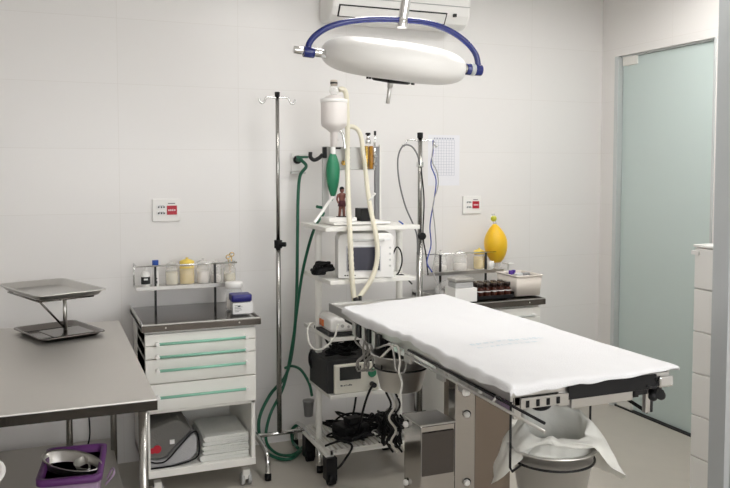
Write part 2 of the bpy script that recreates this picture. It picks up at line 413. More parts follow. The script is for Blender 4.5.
# ------------------------------------------------------------------ IV poles
def iv_base(cx, cy, hx0, hx1, t, m):
    obj('crossbar', MB().cyl((hx0, cy, .135), (hx1, cy, .135), .0105, n=14), m, t)
    for x in (hx0, hx1):
        pts = [(x, cy-.235, .028), (x, cy-.232, .085), (x, cy-.20, .125), (x, cy-.12, .138), (x, cy, .14), (x, cy+.07, .138), (x, cy+.135, .125), (x, cy+.163, .085), (x, cy+.166, .028)]
        o = obj('foot_tube', MB().tube(pts, .0125, 12), m, t)
        obj('rubber_tip', MB().cyl((x, cy-.235, 0), (x, cy-.235, .03), .0155, n=12).cyl((x, cy+.166, 0), (x, cy+.166, .03), .0155, n=12), BLACK, o)
cx, cy = 1.052, 3.76
t = thing('infusion_stand', 'tall chrome infusion stand with two hooks between the left cabinet and the anaesthesia cart', 'infusion stand', (cx, cy, 0), 'infusion stands')
iv_base(cx, cy, .930, 1.185, t, CHROME)
obj('pole', MB().cyl((cx, cy, .14), (cx, cy, 1.10), .0125, n=16), POLE, t)
obj('upper_pole', MB().cyl((cx, cy, 1.09), (cx, cy, 1.815), .0095, n=16), POLE, t)
obj('clamp_knob', MB().cyl((cx, cy, 1.065), (cx, cy, 1.105), .020, n=16).cyl((cx+.005, cy-.01, 1.085), (cx+.03, cy-.03, 1.085), .012, n=12), BLACK, t, .002)
for s in (-1, 1):
    pts = [(cx, cy, 1.80), (cx+s*.03, cy, 1.806), (cx+s*.055, cy, 1.803), (cx+s*.063, cy, 1.788), (cx+s*.073, cy, 1.776), (cx+s*.086, cy, 1.780), (cx+s*.090, cy, 1.797)]
    obj('hook', MB().tube(pts, .0048, 8), CHROME, t)
obj('top_cap', MB().cyl((cx, cy, 1.81), (cx, cy, 1.832), .0125, n=14), BLACK, t, .002)

cx2, cy2 = 1.843, 3.79
t = thing('infusion_stand', 'shorter infusion stand hung with grey and blue leads behind the operating table', 'infusion stand', (cx2, cy2, 0), 'infusion stands')
iv_base(cx2, cy2, 1.72, 1.96, t, POLE)
obj('pole', MB().cyl((cx2, cy2, .14), (cx2, cy2, 1.10), .0165, n=16), POLE, t)
obj('upper_pole', MB().cyl((cx2, cy2, 1.09), (cx2, cy2, 1.625), .012, n=16), POLE, t)
obj('clamp_knob', MB().cyl((cx2-.005, cy2-.022, 1.10), (cx2-.005, cy2-.05, 1.10), .020, n=16), BLACK, t, .003)
obj('collar', MB().cyl((cx2, cy2, 1.465), (cx2, cy2, 1.495), .019, n=16), CHROME, t, .002)
obj('top_cap', MB().cyl((cx2, cy2, 1.62), (cx2, cy2, 1.65), .0155, n=14), BLACK, t, .002)
for s in (-1, 1):
    pts = [(cx2, cy2, 1.605), (cx2+s*.05, cy2, 1.61), (cx2+s*.08, cy2, 1.605), (cx2+s*.087, cy2, 1.585), (cx2+s*.095, cy2, 1.575), (cx2+s*.105, cy2, 1.585)]
    obj('hook', MB().tube(pts, .004, 8), CHROME, t)
yy = cy2-.025
tag(obj('breathing_tube', MB().tube([py(420, 165, yy), py(417, 154, yy), py(411, 146, yy), py(403, 146, yy), py(398, 158, yy), py(399, 180, yy), py(405, 205, yy), py(413, 224, yy), py(417, 236, yy), py(418, 255, yy)], .0045, 8), mat('grey_tube', (.16, .16, .16), .4)),
    'grey sensor tube looped in a wide bow from the left hook of the short stand', 'tube')
tag(obj('sensor_lead', MB().tube([py(433, 140, yy), py(433, 152, yy-.01), py(431, 165, yy), py(436, 180, yy), py(434, 200, yy), py(430, 225, yy), py(431, 245, yy), py(427, 262, yy-.05), py(432, 272, yy-.12)], .0035, 8), BLUEW), 'blue sensor lead dangling from the right hook of the short stand', 'cable')
tag(obj('sensor_lead', MB().tube([py(434, 141, yy-.01), py(432, 160, yy-.01), py(437, 172, yy-.01), py(438, 186, yy), py(433, 205, yy-.01), py(435, 228, yy), py(436, 250, yy), py(433, 270, yy-.03), py(438, 285, yy-.2)], .003, 8), GREYC), 'grey sensor lead hanging beside the blue one from the short stand', 'cable')
tag(obj('power_lead', MB().tube([py(421, 168, yy+.008), py(424, 200, yy-.01), py(423, 235, yy-.01), py(426, 255, yy-.02), py(428, 275, yy-.08)], .004, 8), BLACK), 'black lead running down along the short stand pole', 'cable')

# ------------------------------------------------------------- work table
t = thing('work_table', 'long stainless steel work table with lower shelf at the left', 'table', (-.35, 3.1, 0))
TX0, TX1, TY0, TY1, TZ = -1.25, .300, 2.45, 3.82, .750
m = MB().box((TX0, TY0, TZ-.032), (TX1, TY1, TZ))
obj('table_top', m, TABLE_STEEL, t, .004)
m = MB().box((TX0+.03, TY0+.25, TZ-.06), (TX1-.03, TY0+.275, TZ-.032)).box((TX1-.055, TY0+.275, TZ-.06), (TX1-.03, TY1-.03, TZ-.032)).box((TX0+.03, TY1-.055, TZ-.06), (TX1-.03, TY1-.03, TZ-.032))
obj('under_frame', m, STEEL, t)
obj('front_edge', MB().box((TX0, TY0-.0035, TZ-.034), (TX1, TY0+.001, TZ-.005)), mat('dark_reflection_steel', (.06, .055, .05), .2, 1), t, label='polished front edge with a dark reflection in its colour')  # dark reflection on the steel edge is put into the colour
for x, y in ((.262, 2.50), (.262, 3.76), (.072, 3.79), (-1.2, 2.50), (-1.2, 3.76), (-.45, 3.79)):
    o = obj('leg', MB().cyl((x, y, .02), (x, y, TZ-.032), .0145, n=18), POLE, t)
    obj('foot', MB().cyl((x, y, 0), (x, y, .022), .021, .017, n=14), BLACK, o)
obj('lower_shelf', MB().box((TX0+.05, 2.53, .135), (.262, 3.93, .160)), mat('shelf_steel', (.50, .48, .45), .5, 1), t, .003)

# tray rack and trays on the work table
C1 = Vector((.00, 3.53, 0)); ang = math.radians(-69)
e1 = Vector((math.cos(ang), math.sin(ang), 0)); e2 = Vector((-e1.y, e1.x, 0))
def tray(name, c, L, W_, h, z, m, tilt_ax=None, tl=0, warp=0):
    mb = MB(); rows = []
    # profile rings: outer lip, rim, inner bottom
    def rect(l, w_, zz, r=.03, n=5):
        pts = []
        for sx, sy, a0 in ((1, 1, 0), (-1, 1, PI/2), (-1, -1, PI), (1, -1, 3*PI/2)):
            for k in range(n+1):
                a = a0+PI/2*k/n
                X = sx*(l/2-r)+r*math.cos(a); Y_ = sy*(w_/2-r)+r*math.sin(a)
                pts.append(Vector(c)+e1*X+e2*Y_+Vector((0, 0, zz+warp*(X/l)*(X/l)*4-0*warp)))
        return [mb.b.verts.new(p) for p in pts]
    R = [rect(L-.07, W_-.07, z, .02), rect(L-.045, W_-.045, z+.004), rect(L-.02, W_-.02, z+h-.002), rect(L, W_, z+h), rect(L+.004, W_+.004, z+h-.004),
         rect(L-.018, W_-.018, z+h-.006), rect(L-.043, W_-.043, z+.001), rect(L-.07, W_-.07, z-.002, .02)]
    for a, b in zip(R, R[1:]): mb.skin(a, b)
    mb.b.faces.new(R[0]); mb.b.faces.new(R[-1][::-1])
    return mb
zt = .945
t = thing('tray_rack', 'steel tray rack post with wire frame standing on the work table', 'tray rack', (.065, 3.56, TZ), None)
RK = Vector((.060, 3.55, 0))
obj('base_plate', MB().box((RK.x-.08, RK.y-.11, TZ+.018), (RK.x+.09, RK.y+.06, TZ+.023), ang+PI/2), DARKSTEEL, t, .002)
obj('post', MB().cyl((RK.x, RK.y, TZ+.02), (RK.x, RK.y, zt-.012), .0085, n=14), STEEL, t)
m = MB(); cc = Vector((C1.x, C1.y, zt-.010))
fr = [cc+e1*a+e2*b for a, b in ((.18, .11), (.18, -.11), (-.16, -.11), (-.16, .11))]
for i in range(4): m.cyl(fr[i], fr[(i+1) % 4], .004, n=8)
m.cyl(cc+e1*.19+e2*.03, cc-e1*.17+e2*.03, .004, n=8).cyl(cc+e1*.19-e2*.03, cc-e1*.17-e2*.03, .004, n=8)
m.cyl(Vector((RK.x, RK.y, zt-.012)), cc+e2*.03, .005, n=8)
obj('wire_frame', m, DARKSTEEL, t)
obj('brace', MB().cyl((RK.x, RK.y, TZ+.03), cc+e2*-.07+e1*.02, .0045, n=8), DARKSTEEL, t)
m = tray('t', C1+Vector((.008, -.01, 0)), .455, .285, .024, zt-.002, STEEL)
tag(obj('instrument_tray', m, STEEL), 'shallow steel instrument tray on top of the tray rack', 'tray')
C2 = Vector((.035, 3.585, 0))
m = tray('t', C2, .34, .27, .020, TZ+.003, DARKSTEEL)
tag(obj('instrument_tray', m, DARKSTEEL), 'dark steel instrument tray lying on the work table under the rack', 'tray')

# purple basket with kidney dish on the lower shelf
BC = Vector((.072, 3.17, .160)); bw, bl = .108, .175
t = thing('plastic_basket', 'square purple plastic basket on the lower shelf of the steel work table', 'basket', BC)
def rrect(mb, c, hx, hy, z, r, rz=0, n=5):
    pts = []
    for sx, sy, a0 in ((1, 1, 0), (-1, 1, PI/2), (-1, -1, PI), (1, -1, 3*PI/2)):
        for k in range(n+1):
            a = a0+PI/2*k/n; X = sx*(hx-r)+r*math.cos(a); Y_ = sy*(hy-r)+r*math.sin(a)
            pts.append(mb.b.verts.new((c.x+X*math.cos(rz)-Y_*math.sin(rz), c.y+X*math.sin(rz)+Y_*math.cos(rz), z)))
    return pts
rz = -.12
def loft(levels, c, rz):
    mb = MB(); R = [rrect(mb, c, *l[:2], c.z+l[2], l[3], rz) for l in levels]
    for a, b in zip(R, R[1:]): mb.skin(a, b)
    mb.b.faces.new(R[0][::-1]); mb.b.faces.new(R[-1]); return mb
obj('basket_body', loft([(bw-.02, bl-.02, 0, .02), (bw-.003, bl-.003, .165, .025), (bw-.010, bl-.010, .165, .025), (bw-.025, bl-.025, .006, .02)], BC, rz), LILAC, t, label='lilac outer wall')
obj('rim', loft([(bw-.004, bl-.004, .150, .025), (bw+.006, bl+.006, .155, .03), (bw+.006, bl+.006, .178, .03), (bw-.014, bl-.014, .178, .022), (bw-.016, bl-.016, .10, .02), (bw-.010, bl-.010, .10, .02), (bw-.008, bl-.008, .150, .02)], BC, rz), PURPLE, t, label='dark purple rim')
obj('handle', MB().tube([(BC.x+bw+.0, BC.y-.11, .27), (BC.x+bw+.03, BC.y-.12, .31), (BC.x+bw+.03, BC.y-.06, .31), (BC.x+bw+.01, BC.y-.05, .27)], .004, 8), LILAC, t)
m = MB(); c = Vector((BC.x-.006, BC.y+.0, .285))
m.lathe([(.055, -.03), (.078, 0), (.084, .055), (.090, .058), (.087, .062), (.080, .057), (.074, .004), (.050, -.025)], c, 36, (0, -.12, 1), sx=.80, sy=1.50)
BOWL = mat('satin_bowl_steel', (.70, .68, .65), .38, 1)
tag(obj('steel_bowl', m, BOWL), 'oval stainless steel bowl lying in the purple basket', 'bowl')
m = MB()
# kidney dish
kp = [];
for i in range(28):
    a = 2*PI*i/28; r = 1+.0*math.cos(a)
    x = .026*math.cos(a); y = .080*math.sin(a); x += -.024*(1-(y/.080)**2)
    kp.append((x, y))
kc = Vector((BC.x+.050, BC.y-.03, .300)); rows = []
for s, z in ((.72, 0), (.97, .035), (1.04, .037), (1.0, .040), (.93, .037), (.68, .004)):
    rows.append([m.b.verts.new((kc.x+x*s, kc.y+y*s, kc.z+z)) for x, y in kp])
for a, b in zip(rows, rows[1:]): m.skin(a, b)
m.b.faces.new(rows[0][::-1]); m.b.faces.new(rows[-1])
tag(obj('kidney_dish', m, BOWL), 'curved stainless steel kidney dish inside the oval bowl', 'dish')

# white basin on a stool at the left edge
wx, wy = -.362, 2.14
t = thing('wash_basin', 'round white plastic basin at the left edge in front of the steel work table', 'basin', (wx, wy, .56))
m = MB().lathe([(.15, 0), (.18, .01), (.222, .05), (.243, .125), (.252, .135), (.247, .141), (.236, .132), (.212, .05), (.17, .016), (.14, .010)], (wx, wy, .56), 44)
obj('bowl', m, WPLASTIC, t)
t = thing('round_stool', 'low round steel stool under the white basin', 'stool', (wx, wy, 0))
obj('seat', MB().cyl((wx, wy, .535), (wx, wy, .56), .16, n=32), STEEL, t, .004)
for k in range(4):
    a = PI/4+k*PI/2
    obj('leg', MB().cyl((wx+.14*math.cos(a), wy+.14*math.sin(a), 0), (wx+.10*math.cos(a), wy+.10*math.sin(a), .536), .011, n=10), STEEL, t)
tag(obj('floor_cable', MB().tube([(.085, 3.80, .66), (.10, 3.81, .62), (.12, 3.80, .65), (.14, 3.81, .63), (.13, 3.79, .58), (.15, 3.80, .40), (.16, 3.80, .24), (.14, 3.78, .172), (.10, 3.76, .165), (.085, 3.70, .165)], .0035, 8), BLACK), 'thin black cable dangling at the rear leg of the work table', 'cable')

# ------------------------------------------------------------ cabinets
def caster(x, y, parent, r=.028, m=GREYP):
    o = obj('caster', MB().box((x-.016, y-.02, r), (x+.016, y+.02, 2*r+.018)), WHITE, parent, .003)
    obj('wheel', MB().cyl((x-.024, y, r), (x-.008, y, r), r, n=20).cyl((x+.008, y, r), (x+.024, y, r), r, n=20), m, o, .003)
def cabinet(x0, y0, lb, grp, hm=None):
    W_, D_ = .522, .52
    x1, y1 = x0+W_, y0+D_
    t = thing('instrument_cabinet', lb, 'cabinet', ((x0+x1)/2, (y0+y1)/2, 0), grp)
    a, b = x0+.014, x1-.022      # carcass
    fy = y0+.03
    m = MB().box((a, fy, .10), (a+.018, y1, .742)).box((b-.018, fy, .10), (b, y1, .742)).box((a, y1-.015, .10), (b, y1, .742)).box((a, fy-.006, .10), (b, y1, .132)).box((a, fy, .385), (b, y1, .40)).box((a, fy, .725), (b, y1, .742))
    obj('carcass', m, CAB, t, .002)
    zs = [(.690, .740), (.632, .687), (.523, .628), (.402, .519)]
    hz = [.7, .645, .58, .464]
    for (z0, z1), h in zip(zs, (.700, .643, .583, .465)):
        d = obj('drawer', MB().box((a, fy-.02, z0), (b, fy+.30, z1)), CAB, t, .003)
        hd = MB().cyl((a+.05, fy-.042, h), (b-.045, fy-.042, h), .0062, n=12)
        ho = obj('handle', hd, hm or HANDLE, d, label='pale grey bar handle' if hm else 'mint green bar handle')
        for xx in (a+.05, b-.045): obj('handle_mount', MB().cyl((xx, fy-.05, h), (xx, fy-.018, h), .0085, n=12), WPLASTIC, d, .001)
    obj('worktop', MB().box((x0, y0, .757), (x1, y1, .778)), DARKSTEEL, t, .003)
    obj('front_lip', MB().box((x0, y0-.0045, .753), (x1, y0+.001, .780)), DARKSTEEL, t, .001)
    m = MB().box((x0, y0-.004, .781), (x1, y0+.004, .786)).box((x0, y0, .752), (x0+.006, y1, .792)).box((x1-.006, y0, .752), (x1, y1, .786)).box((a, fy, .742), (b, y1, .757))
    obj('worktop_edge', m, STEEL, t, .001)
    for xx in (x0+.10, x1-.10): obj('edge_screw', MB().cyl((xx, y0-.008, .769), (xx, y0-.003, .769), .004, n=8), CHROME, t)
    sy0, sy1 = y0+.36, y0+.50
    for xx in (x0+.107, x1-.13):
        obj('shelf_post', MB().box((xx-.005, sy0+.02, .778), (xx+.005, sy0+.03, .995)), DARKGREY, t)
    obj('upper_shelf', MB().box((x0+.015, sy0, .884), (x1-.03, sy1, .890)).box((x0+.015, sy0-.003, .880), (x1-.03, sy0+.002, .899)), STEEL, t, .001)
    m = MB()
    rp = [(x0+.02, sy1, .995), (x0+.02, sy0+.01, .995), (x1-.025, sy0+.01, .995), (x1-.025, sy1, .995)]
    for p, q in zip(rp, rp[1:]): m.cyl(p, q, .0038, n=8)
    m.cyl((x0+.02, sy1, .995), (x0+.02, sy1, .885), .0038, n=8); m.cyl((x1-.032, sy1, .995), (x1-.032, sy1, .885), .0038, n=8)
    obj('shelf_rail', m, CHROME, t)
    for xx, yv in ((a+.05, fy+.03), (b-.04, fy+.03), (a+.05, y1-.05), (b-.04, y1-.05)): caster(xx, yv, t, m=GREYP)
    m = MB().box((b, fy+.03, .64), (b+.010, fy+.06, .69))
    obj('side_latch', m, BLACKP, t)
    return x0, y0
cabinet(.363, 3.462, 'white drawer cabinet with open towel shelf, left of the tall infusion stand', 'white drawer cabinets')
cabinet(1.868, 3.42, 'white drawer cabinet behind the operating table, under the yellow squeeze bag', 'white drawer cabinets', mat('pale_handle', (.6, .62, .6), .3))

# items of the left cabinet
SZ = .890; SY = 3.885
def atx(u, y, z=.9):   # x of pixel column u at depth y near height z
    d = ray(u, 280); return py(u, 280-(z-.9)*0, y).x
def jar(u0, u1, liquid, fill, lb, name='specimen_jar', cat='jar', y=SY, h=.088, z=SZ, lid=None, grp='jars on the left cabinet shelf'):
    xa, xb = py(u0, 275, y).x, py(u1, 275, y).x; r = (xb-xa)/2*.93; c = Vector(((xa+xb)/2, y, z)); h *= 1.13
    t = thing(name, lb, cat, c, grp)
    obj('glass', MB().lathe([(r*.9, .001), (r, .006), (r, h*.74), (r*.86, h*.82), (r*.86, h*.9), (r*.82, h*.9), (r*.82, h*.8), (r*.93, h*.72), (r*.93, .008), (r*.8, .005)], c, 24), PGLASS, t)
    if liquid: obj('contents', MB().lathe([(r*.88, .008), (r*.92, .012), (r*.92, .012+fill*h), (r*.8, .013+fill*h)], c, 24), liquid, t)
    L = lid or PGLASS
    obj('jar_lid', MB().lathe([(r*.92, h*.9), (r*.94, h*.93), (r*.94, h*1.05), (r*.5, h*1.12), (r*.14, h*1.14), (r*.2, h*1.2), (r*.02, h*1.22)], c, 24), L, t)
    return t
jar(165, 178.5, CLIQ, .55, 'clear jar with pale cream contents, right of the blue-capped tube')
jar(178.5, 195.5, YLIQ, .72, 'jar of bright yellow liquid on the left cabinet shelf', lid=YLIQ, h=.098)
jar(196, 210, PLIQ, .5, 'round clear jar with pale pink contents beside the yellow liquid jar', h=.092)
jar(210, 222, PLIQ, .3, 'clear jar second from the right end of the left cabinet shelf', h=.085)
gj = jar(223, 236, CLIQ, .35, 'clear jar holding gold-handled scissors on the left cabinet shelf', h=.085)
p = py(230, 262, SY)
m = MB()
for dx, dz in ((-.009, .0), (.009, .012)):
    ring = [Vector((p.x+dx+.011*math.cos(a), SY, 1.018+dz+.009*math.sin(a))) for a in [2*PI*k/10 for k in range(10)]]
    m.tube(ring, .0025, 8, closed=True, sub=2)
m.cyl((p.x-.009, SY, 1.009), (p.x+.004, SY, .905), .0025, n=8).cyl((p.x+.009, SY, 1.02), (p.x-.004, SY, .905), .0025, n=8)
tag(obj('scissors', m, GOLD), 'gold-handled scissors sticking out of a clear jar', 'scissors')
# spray bottle
x = py(145.5, 275, 3.86).x; c = Vector((x, 3.86, SZ))
t = thing('spray_bottle', 'small white spray bottle with black label at the left end of the shelf', 'bottle', c)
obj('bottle_body', MB().lathe([(.018, 0), (.0205, .004), (.0205, .065), (.012, .078), (.009, .082)], c, 22), WPLASTIC, t)
obj('label_band', MB().lathe([(.0208, .018), (.0212, .019), (.0212, .052), (.0208, .053)], c, 22), DARKGREY, t)
obj('label_print', MB().box((c.x-.010, c.y-.0225, c.z+.038), (c.x+.008, c.y-.020, c.z+.046)), LABELW, t)
obj('spray_head', MB().cyl((c.x, c.y, c.z+.080), (c.x, c.y, c.z+.106), .0095, .008, 14).box((c.x-.004, c.y-.02, c.z+.098), (c.x+.004, c.y, c.z+.106)), WPLASTIC, t, .001)
# blue cap tube
x = py(155.5, 275, 3.86).x; c = Vector((x, 3.86, SZ))
t = thing('ointment_bottle', 'tall white bottle with square blue cap on the left cabinet shelf', 'bottle', c)
obj('bottle_body', MB().lathe([(.0145, 0), (.0155, .004), (.0155, .088), (.015, .094)], c, 20), WPLASTIC, t)
obj('shoulder', MB().cyl(c+Vector((0,0,.090)), c+Vector((0,0,.104)), .0175, n=20), WPLASTIC, t, .001)
obj('blue_cap', MB().cyl(c+Vector((0,0,.104)), c+Vector((0,0,.130)), .0150, n=18), BLUEC, t, .002)
obj('label_print', MB().box((c.x-.006, c.y-.0165, c.z+.02), (c.x+.006, c.y-.0145, c.z+.032)).box((c.x-.006, c.y-.0165, c.z+.04), (c.x+.006, c.y-.0145, c.z+.046)), INK, t)
# big jar with white lid
y = 3.72; c = Vector((py(234, 300, y).x, y, .778)); r = .040
t = thing('storage_jar', 'large glass jar with round white lid on the left cabinet worktop', 'jar', c)
obj('glass', MB().lathe([(r*.9, .001), (r, .006), (r, .095), (r*.8, .107), (r*.8, .114)], c, 30), GLASS, t)
obj('cotton', MB().lathe([(r*.8, .006), (r*.88, .015), (r*.85, .055), (r*.5, .07)], c, 20), PLIQ, t)
obj('lid', MB().lathe([(r*.96, .108), (r*1.06, .112), (r*1.06, .130), (r*.98, .138), (.001, .142)], c, 30), WPLASTIC, t)
# container with navy lid
y = 3.60; xa, xb = py(229, 305, y).x, py(251.5, 305, y).x
t = thing('lidded_container', 'clear container with navy lid and white label on the left cabinet worktop', 'container', ((xa+xb)/2, y, .778))
obj('clear_body', loft([(.039, .033, 0, .008), (.042, .036, .005, .01), (.042, .036, .062, .01), (.038, .032, .064, .01)], Vector(((xa+xb)/2, y, .779)), 0), GLASS, t)
obj('contents', loft([(.036, .030, 0, .008), (.036, .030, .05, .008)], Vector(((xa+xb)/2, y, .784)), 0), GREYP, t)
obj('lid', loft([(.042, .036, 0, .008), (.047, .041, .004, .01), (.047, .041, .030, .01), (.044, .038, .034, .01)], Vector(((xa+xb)/2, y, .842)), 0), NAVY, t)
obj('label', MB().box((xa+.010, y-.0385, .788), (xb-.003, y-.0355, .838)), LABELW, t)
g = MB()
for k, (zz, ww) in enumerate(((.826, .028), (.819, .036), (.812, .030), (.805, .034), (.798, .02))): g.box((xa+.018, y-.0392, zz), (xa+.018+ww, y-.0384, zz+.0016))
g.box((xa+.032, y-.0392, .8205), (xa+.044, y-.0384, .8245))
obj('label_print', g, INK, t)

# bag and towels on the open shelf
bx0 = .392
t = thing('soft_bag', 'folded grey fabric bag with red patch on the open cabinet shelf', 'bag', (.47, 3.70, .132))
m = MB()
prof_ = [(0, 0), (.10, -.002), (.20, .015), (.235, .05), (.222, .115), (.20, .135), (.14, .08), (.075, .030), (.0, .045)]
# light folded lower part
X0 = .378
low = [(X0, .134), (X0+.12, .136), (X0+.19, .150), (X0+.222, .18), (X0+.226, .25), (X0+.207, .275), (X0+.150, .225), (X0+.09, .165), (X0+.05, .160), (X0, .175)]
obj('lower_panel', m.prism(low, (3.515, 3.80), 'xz'), BAGL, t, .008, label='light grey folded panel')
upp = [(X0, .178), (X0+.05, .166), (X0+.088, .172), (X0+.150, .232), (X0+.206, .284), (X0+.150, .330), (X0+.12, .335), (X0, .300)]
obj('upper_flap', MB().prism(upp, (3.53, 3.82), 'xz'), BAGG, t, .01)
edge = [(X0+.002, 3.512, .172), (X0+.05, 3.512, .158), (X0+.09, 3.512, .166), (X0+.150, 3.512, .226), (X0+.206, 3.512, .278), (X0+.226, 3.512, .262), (X0+.232, 3.512, .19), (X0+.21, 3.512, .155), (X0+.12, 3.512, .137), (X0+.002, 3.512, .136)]
obj('piping', MB().tube(edge, .004, 8), BLACK, t)
obj('red_patch', MB().cyl((X0+.05, 3.523, .215), (X0+.05, 3.531, .215), .018, n=14).cyl((X0+.03, 3.524, .21), (X0+.03, 3.531, .21), .013, n=10), RED, t, .001)
obj('care_tag', MB().box((X0+.105, 3.522, .232), (X0+.125, 3.530, .25), 0), LABELW, t)
zz = .133
for k, (lb, x0, x1, h) in enumerate((('bottom folded white towel of the stack on the cabinet shelf', .612, .838, .030),
        ('second folded white towel from the bottom of the stack', .625, .842, .020), ('third folded white towel from the bottom of the stack', .622, .836, .020), ('fourth folded white towel, second from the top of the stack', .626, .840, .019),
        ('topmost folded white towel of the stack on the cabinet shelf', .630, .838, .024))):
    m = MB()
    pr = [(x0+.008, zz+.001), (x1-.004, zz+.001), (x1, zz+h*.3), (x1-.002, zz+h*.5-.0018), (x0+.03, zz+h*.5-.0005), (x1-.002, zz+h*.5+.0008), (x1, zz+h*.8), (x1-.006, zz+h-.001), (x0+.012, zz+h-.001), (x0+.002, zz+h*.75), (x0, zz+h*.4)]
    m.prism(pr, (3.512+.004*(k % 2), 3.80), 'xz')
    tag(obj('folded_towel', m, TOWEL, bevel=.003), lb, 'towel', 'folded towels on the cabinet shelf')
    zz += h

# items of the right cabinet
RS = .890; ry = 3.845
G2 = 'jars on the right cabinet shelf'
jar(434, 447, PLIQ, .25, 'clear empty-looking jar at the left end of the right cabinet shelf', y=ry, grp=G2, h=.088)
jar(453, 467, PLIQ, .3, 'clear jar with pale contents, second on the right cabinet shelf', y=ry, grp=G2, h=.085)
jar(473.5, 484.5, YLIQ, .62, 'small jar of yellow liquid beside the yellow squeeze bag', y=ry, grp=G2, h=.090, lid=YLIQ)
x = py(488.5, 262, ry).x
tag(obj('paper_cup', MB().lathe([(.014, .0), (.020, .050), (.018, .050), (.012, .004)], (x, ry-.02, RS), 20), WPLASTIC), 'small white cup between the yellow jar and the yellow squeeze bag', 'cup')
# ambu bag
y = 3.84; c = Vector((py(497.5, 240, y).x, y, RS))
t = thing('resuscitator_bag', 'yellow squeeze resuscitator bag standing upright on the right cabinet shelf', 'resuscitator bag', c)
zb0, zb1 = py(497, 259, y).z, py(497, 223, y).z
prof = []
for i in range(15):
    s = i/14; r = .066*math.sin(PI*min(1, (s*.92+.06)))**.55
    if s > .6: r *= 1-.30*((s-.6)/.4)**1.5
    prof.append((r, s*(zb1-zb0+.012)+.040))
obj('bag_body', MB().lathe(prof, c, 30, (-.08, 0, 1)), YELLOW, t)
obj('patient_valve', MB().lathe([(.024, 0), (.024, .008), (.016, .012), (.016, .044), (.012, .046)], c+Vector((.004, 0, .001)), 20), PGLASS, t)
tp = c+Vector((-.018, 0, zb1-zb0+.050))
obj('inlet_neck', MB().cyl(tp-Vector((0,0,.004)), tp+Vector((-.006,0,.022)), .010, n=14), PGLASS, t)
obj('inlet_valve', MB().sphere(tp+Vector((-.008, 0, .032)), .0175), mat('lime_valve', (.55, .55, .05), .4), t)
obj('valve_cap', MB().cyl(tp+Vector((-.010, 0, .044)), tp+Vector((-.012, 0, .060)), .010, n=12), PGLASS, t, .002)
# glass box + small dish on shelf end
x = py(511, 262, 3.80).x
tag(obj('shelf_bracket', MB().box((x-.022, 3.79, RS+.028), (x+.016, 3.86, RS+.034)).box((x-.004, 3.82, RS-.008), (x+.002, 3.83, RS+.028)), WPLASTIC, bevel=.001), 'small white holder plate beside the yellow squeeze bag', 'holder')
# amber bottles in caddy
wz = .786; yb = 3.52
xa, xb = py(473, 300, yb).x, py(509, 300, yb).x
tag(obj('bottle_caddy', MB().box((xa, yb-.05, wz), (xb, yb+.08, wz+.006)).box((xa, yb-.05, wz), (xb, yb-.047, wz+.022)).box((xa, yb+.077, wz), (xb, yb+.08, wz+.035)).box((xa, yb-.05, wz), (xa+.003, yb+.08, wz+.035)).box((xb-.003, yb-.05, wz), (xb, yb+.08, wz+.035)), BLACKP, bevel=.001), 'black caddy full of amber bottles on the right cabinet worktop', 'caddy')
proto = None; n_ = 5; pit = (xb-xa-.012)/n_
for j in range(3):
    for i in range(n_):
        c = Vector((xa+.006+pit*(i+.5), yb-.026+j*.038, wz+.0065))
        if proto is None:
            t = thing('amber_bottle', 'small dark amber medicine bottle packed in the black caddy', 'bottle', c, 'amber bottles in the black caddy')
            r = pit*.47
            obj('bottle_body', MB().lathe([(r*.9, 0), (r, .003), (r, .045), (r*.6, .055), (r*.5, .060)], c, 14), AMBER, t)
            obj('bottle_cap', MB().cyl(c+Vector((0,0,.059)), c+Vector((0,0,.078)), r*.8, n=12), mat('dark_brown_cap', (.018, .007, .005), .35), t)
            if j == 0: obj('bottle_label', MB().lathe([(r*.7, .034), (r*1.02, .0345), (r*1.02, .0385), (r*.7, .039)], c, 14), LABELW, t)
            proto = t
        else:
            q = proto.copy(); COL.objects.link(q); q.location = c
            for ch in proto.children:
                k = ch.copy(); COL.objects.link(k); k.parent = q
# white box
y = 3.60; c = Vector((py(519, 290, y).x, y, wz))
t = thing('open_box', 'white open plastic box of small packs at the right end of the right cabinet', 'box', c)
B0 = py(497, 290, 3.56).x; xa = c.x-.075; xb = c.x+.065
lv = [(.074, .090, 0, .006), (.082, .100, .108, .008), (.078, .096, .108, .008), (.070, .086, .004, .006)]
obj('box_wall', loft(lv, c, 0), mat('ivory_plastic', (.76, .70, .64), .45), t)
obj('box_lip', loft([(.080, .098, .100, .008), (.086, .104, .104, .01), (.086, .104, .110, .01), (.076, .094, .110, .008), (.076, .094, .100, .008)], c, 0), mat('ivory_plastic', (0, 0, 0)), t)
G3 = 'packs inside the white open box'
for k, (dx, dy, rz, mm, lb, h) in enumerate(((-.035, .03, .3, PURPLEC, 'violet-capped vial in the white open box', .03), (-.005, .0, -.2, LABELW, 'white pack lying at the middle of the white open box', .018), (.03, -.02, .5, GREYP, 'grey pack in the right end of the white open box', .02), (-.03, -.04, 0, LABELW, 'white pack in the left front of the white open box', .022), (.0, .055, .1, PURPLEC, 'violet-capped vial at the back of the white open box', .028))):
    q = Vector((c.x+dx, c.y+dy, c.z+.0045)); h += .026
    m = MB()
    if mm is PURPLEC: m.cyl(q, q+Vector((0,0,.062)), .0085, n=12).cyl(q+Vector((0,0,.062)), q+Vector((0,0,.062+h)), .011, n=12)
    else: m.box((q.x-.018, q.y-.015, q.z), (q.x+.018, q.y+.015, q.z+.062+h), rz)
    tag(obj('vial' if mm is PURPLEC else 'small_pack', m, mm, bevel=.001), lb, 'vial' if mm is PURPLEC else 'pack', G3)
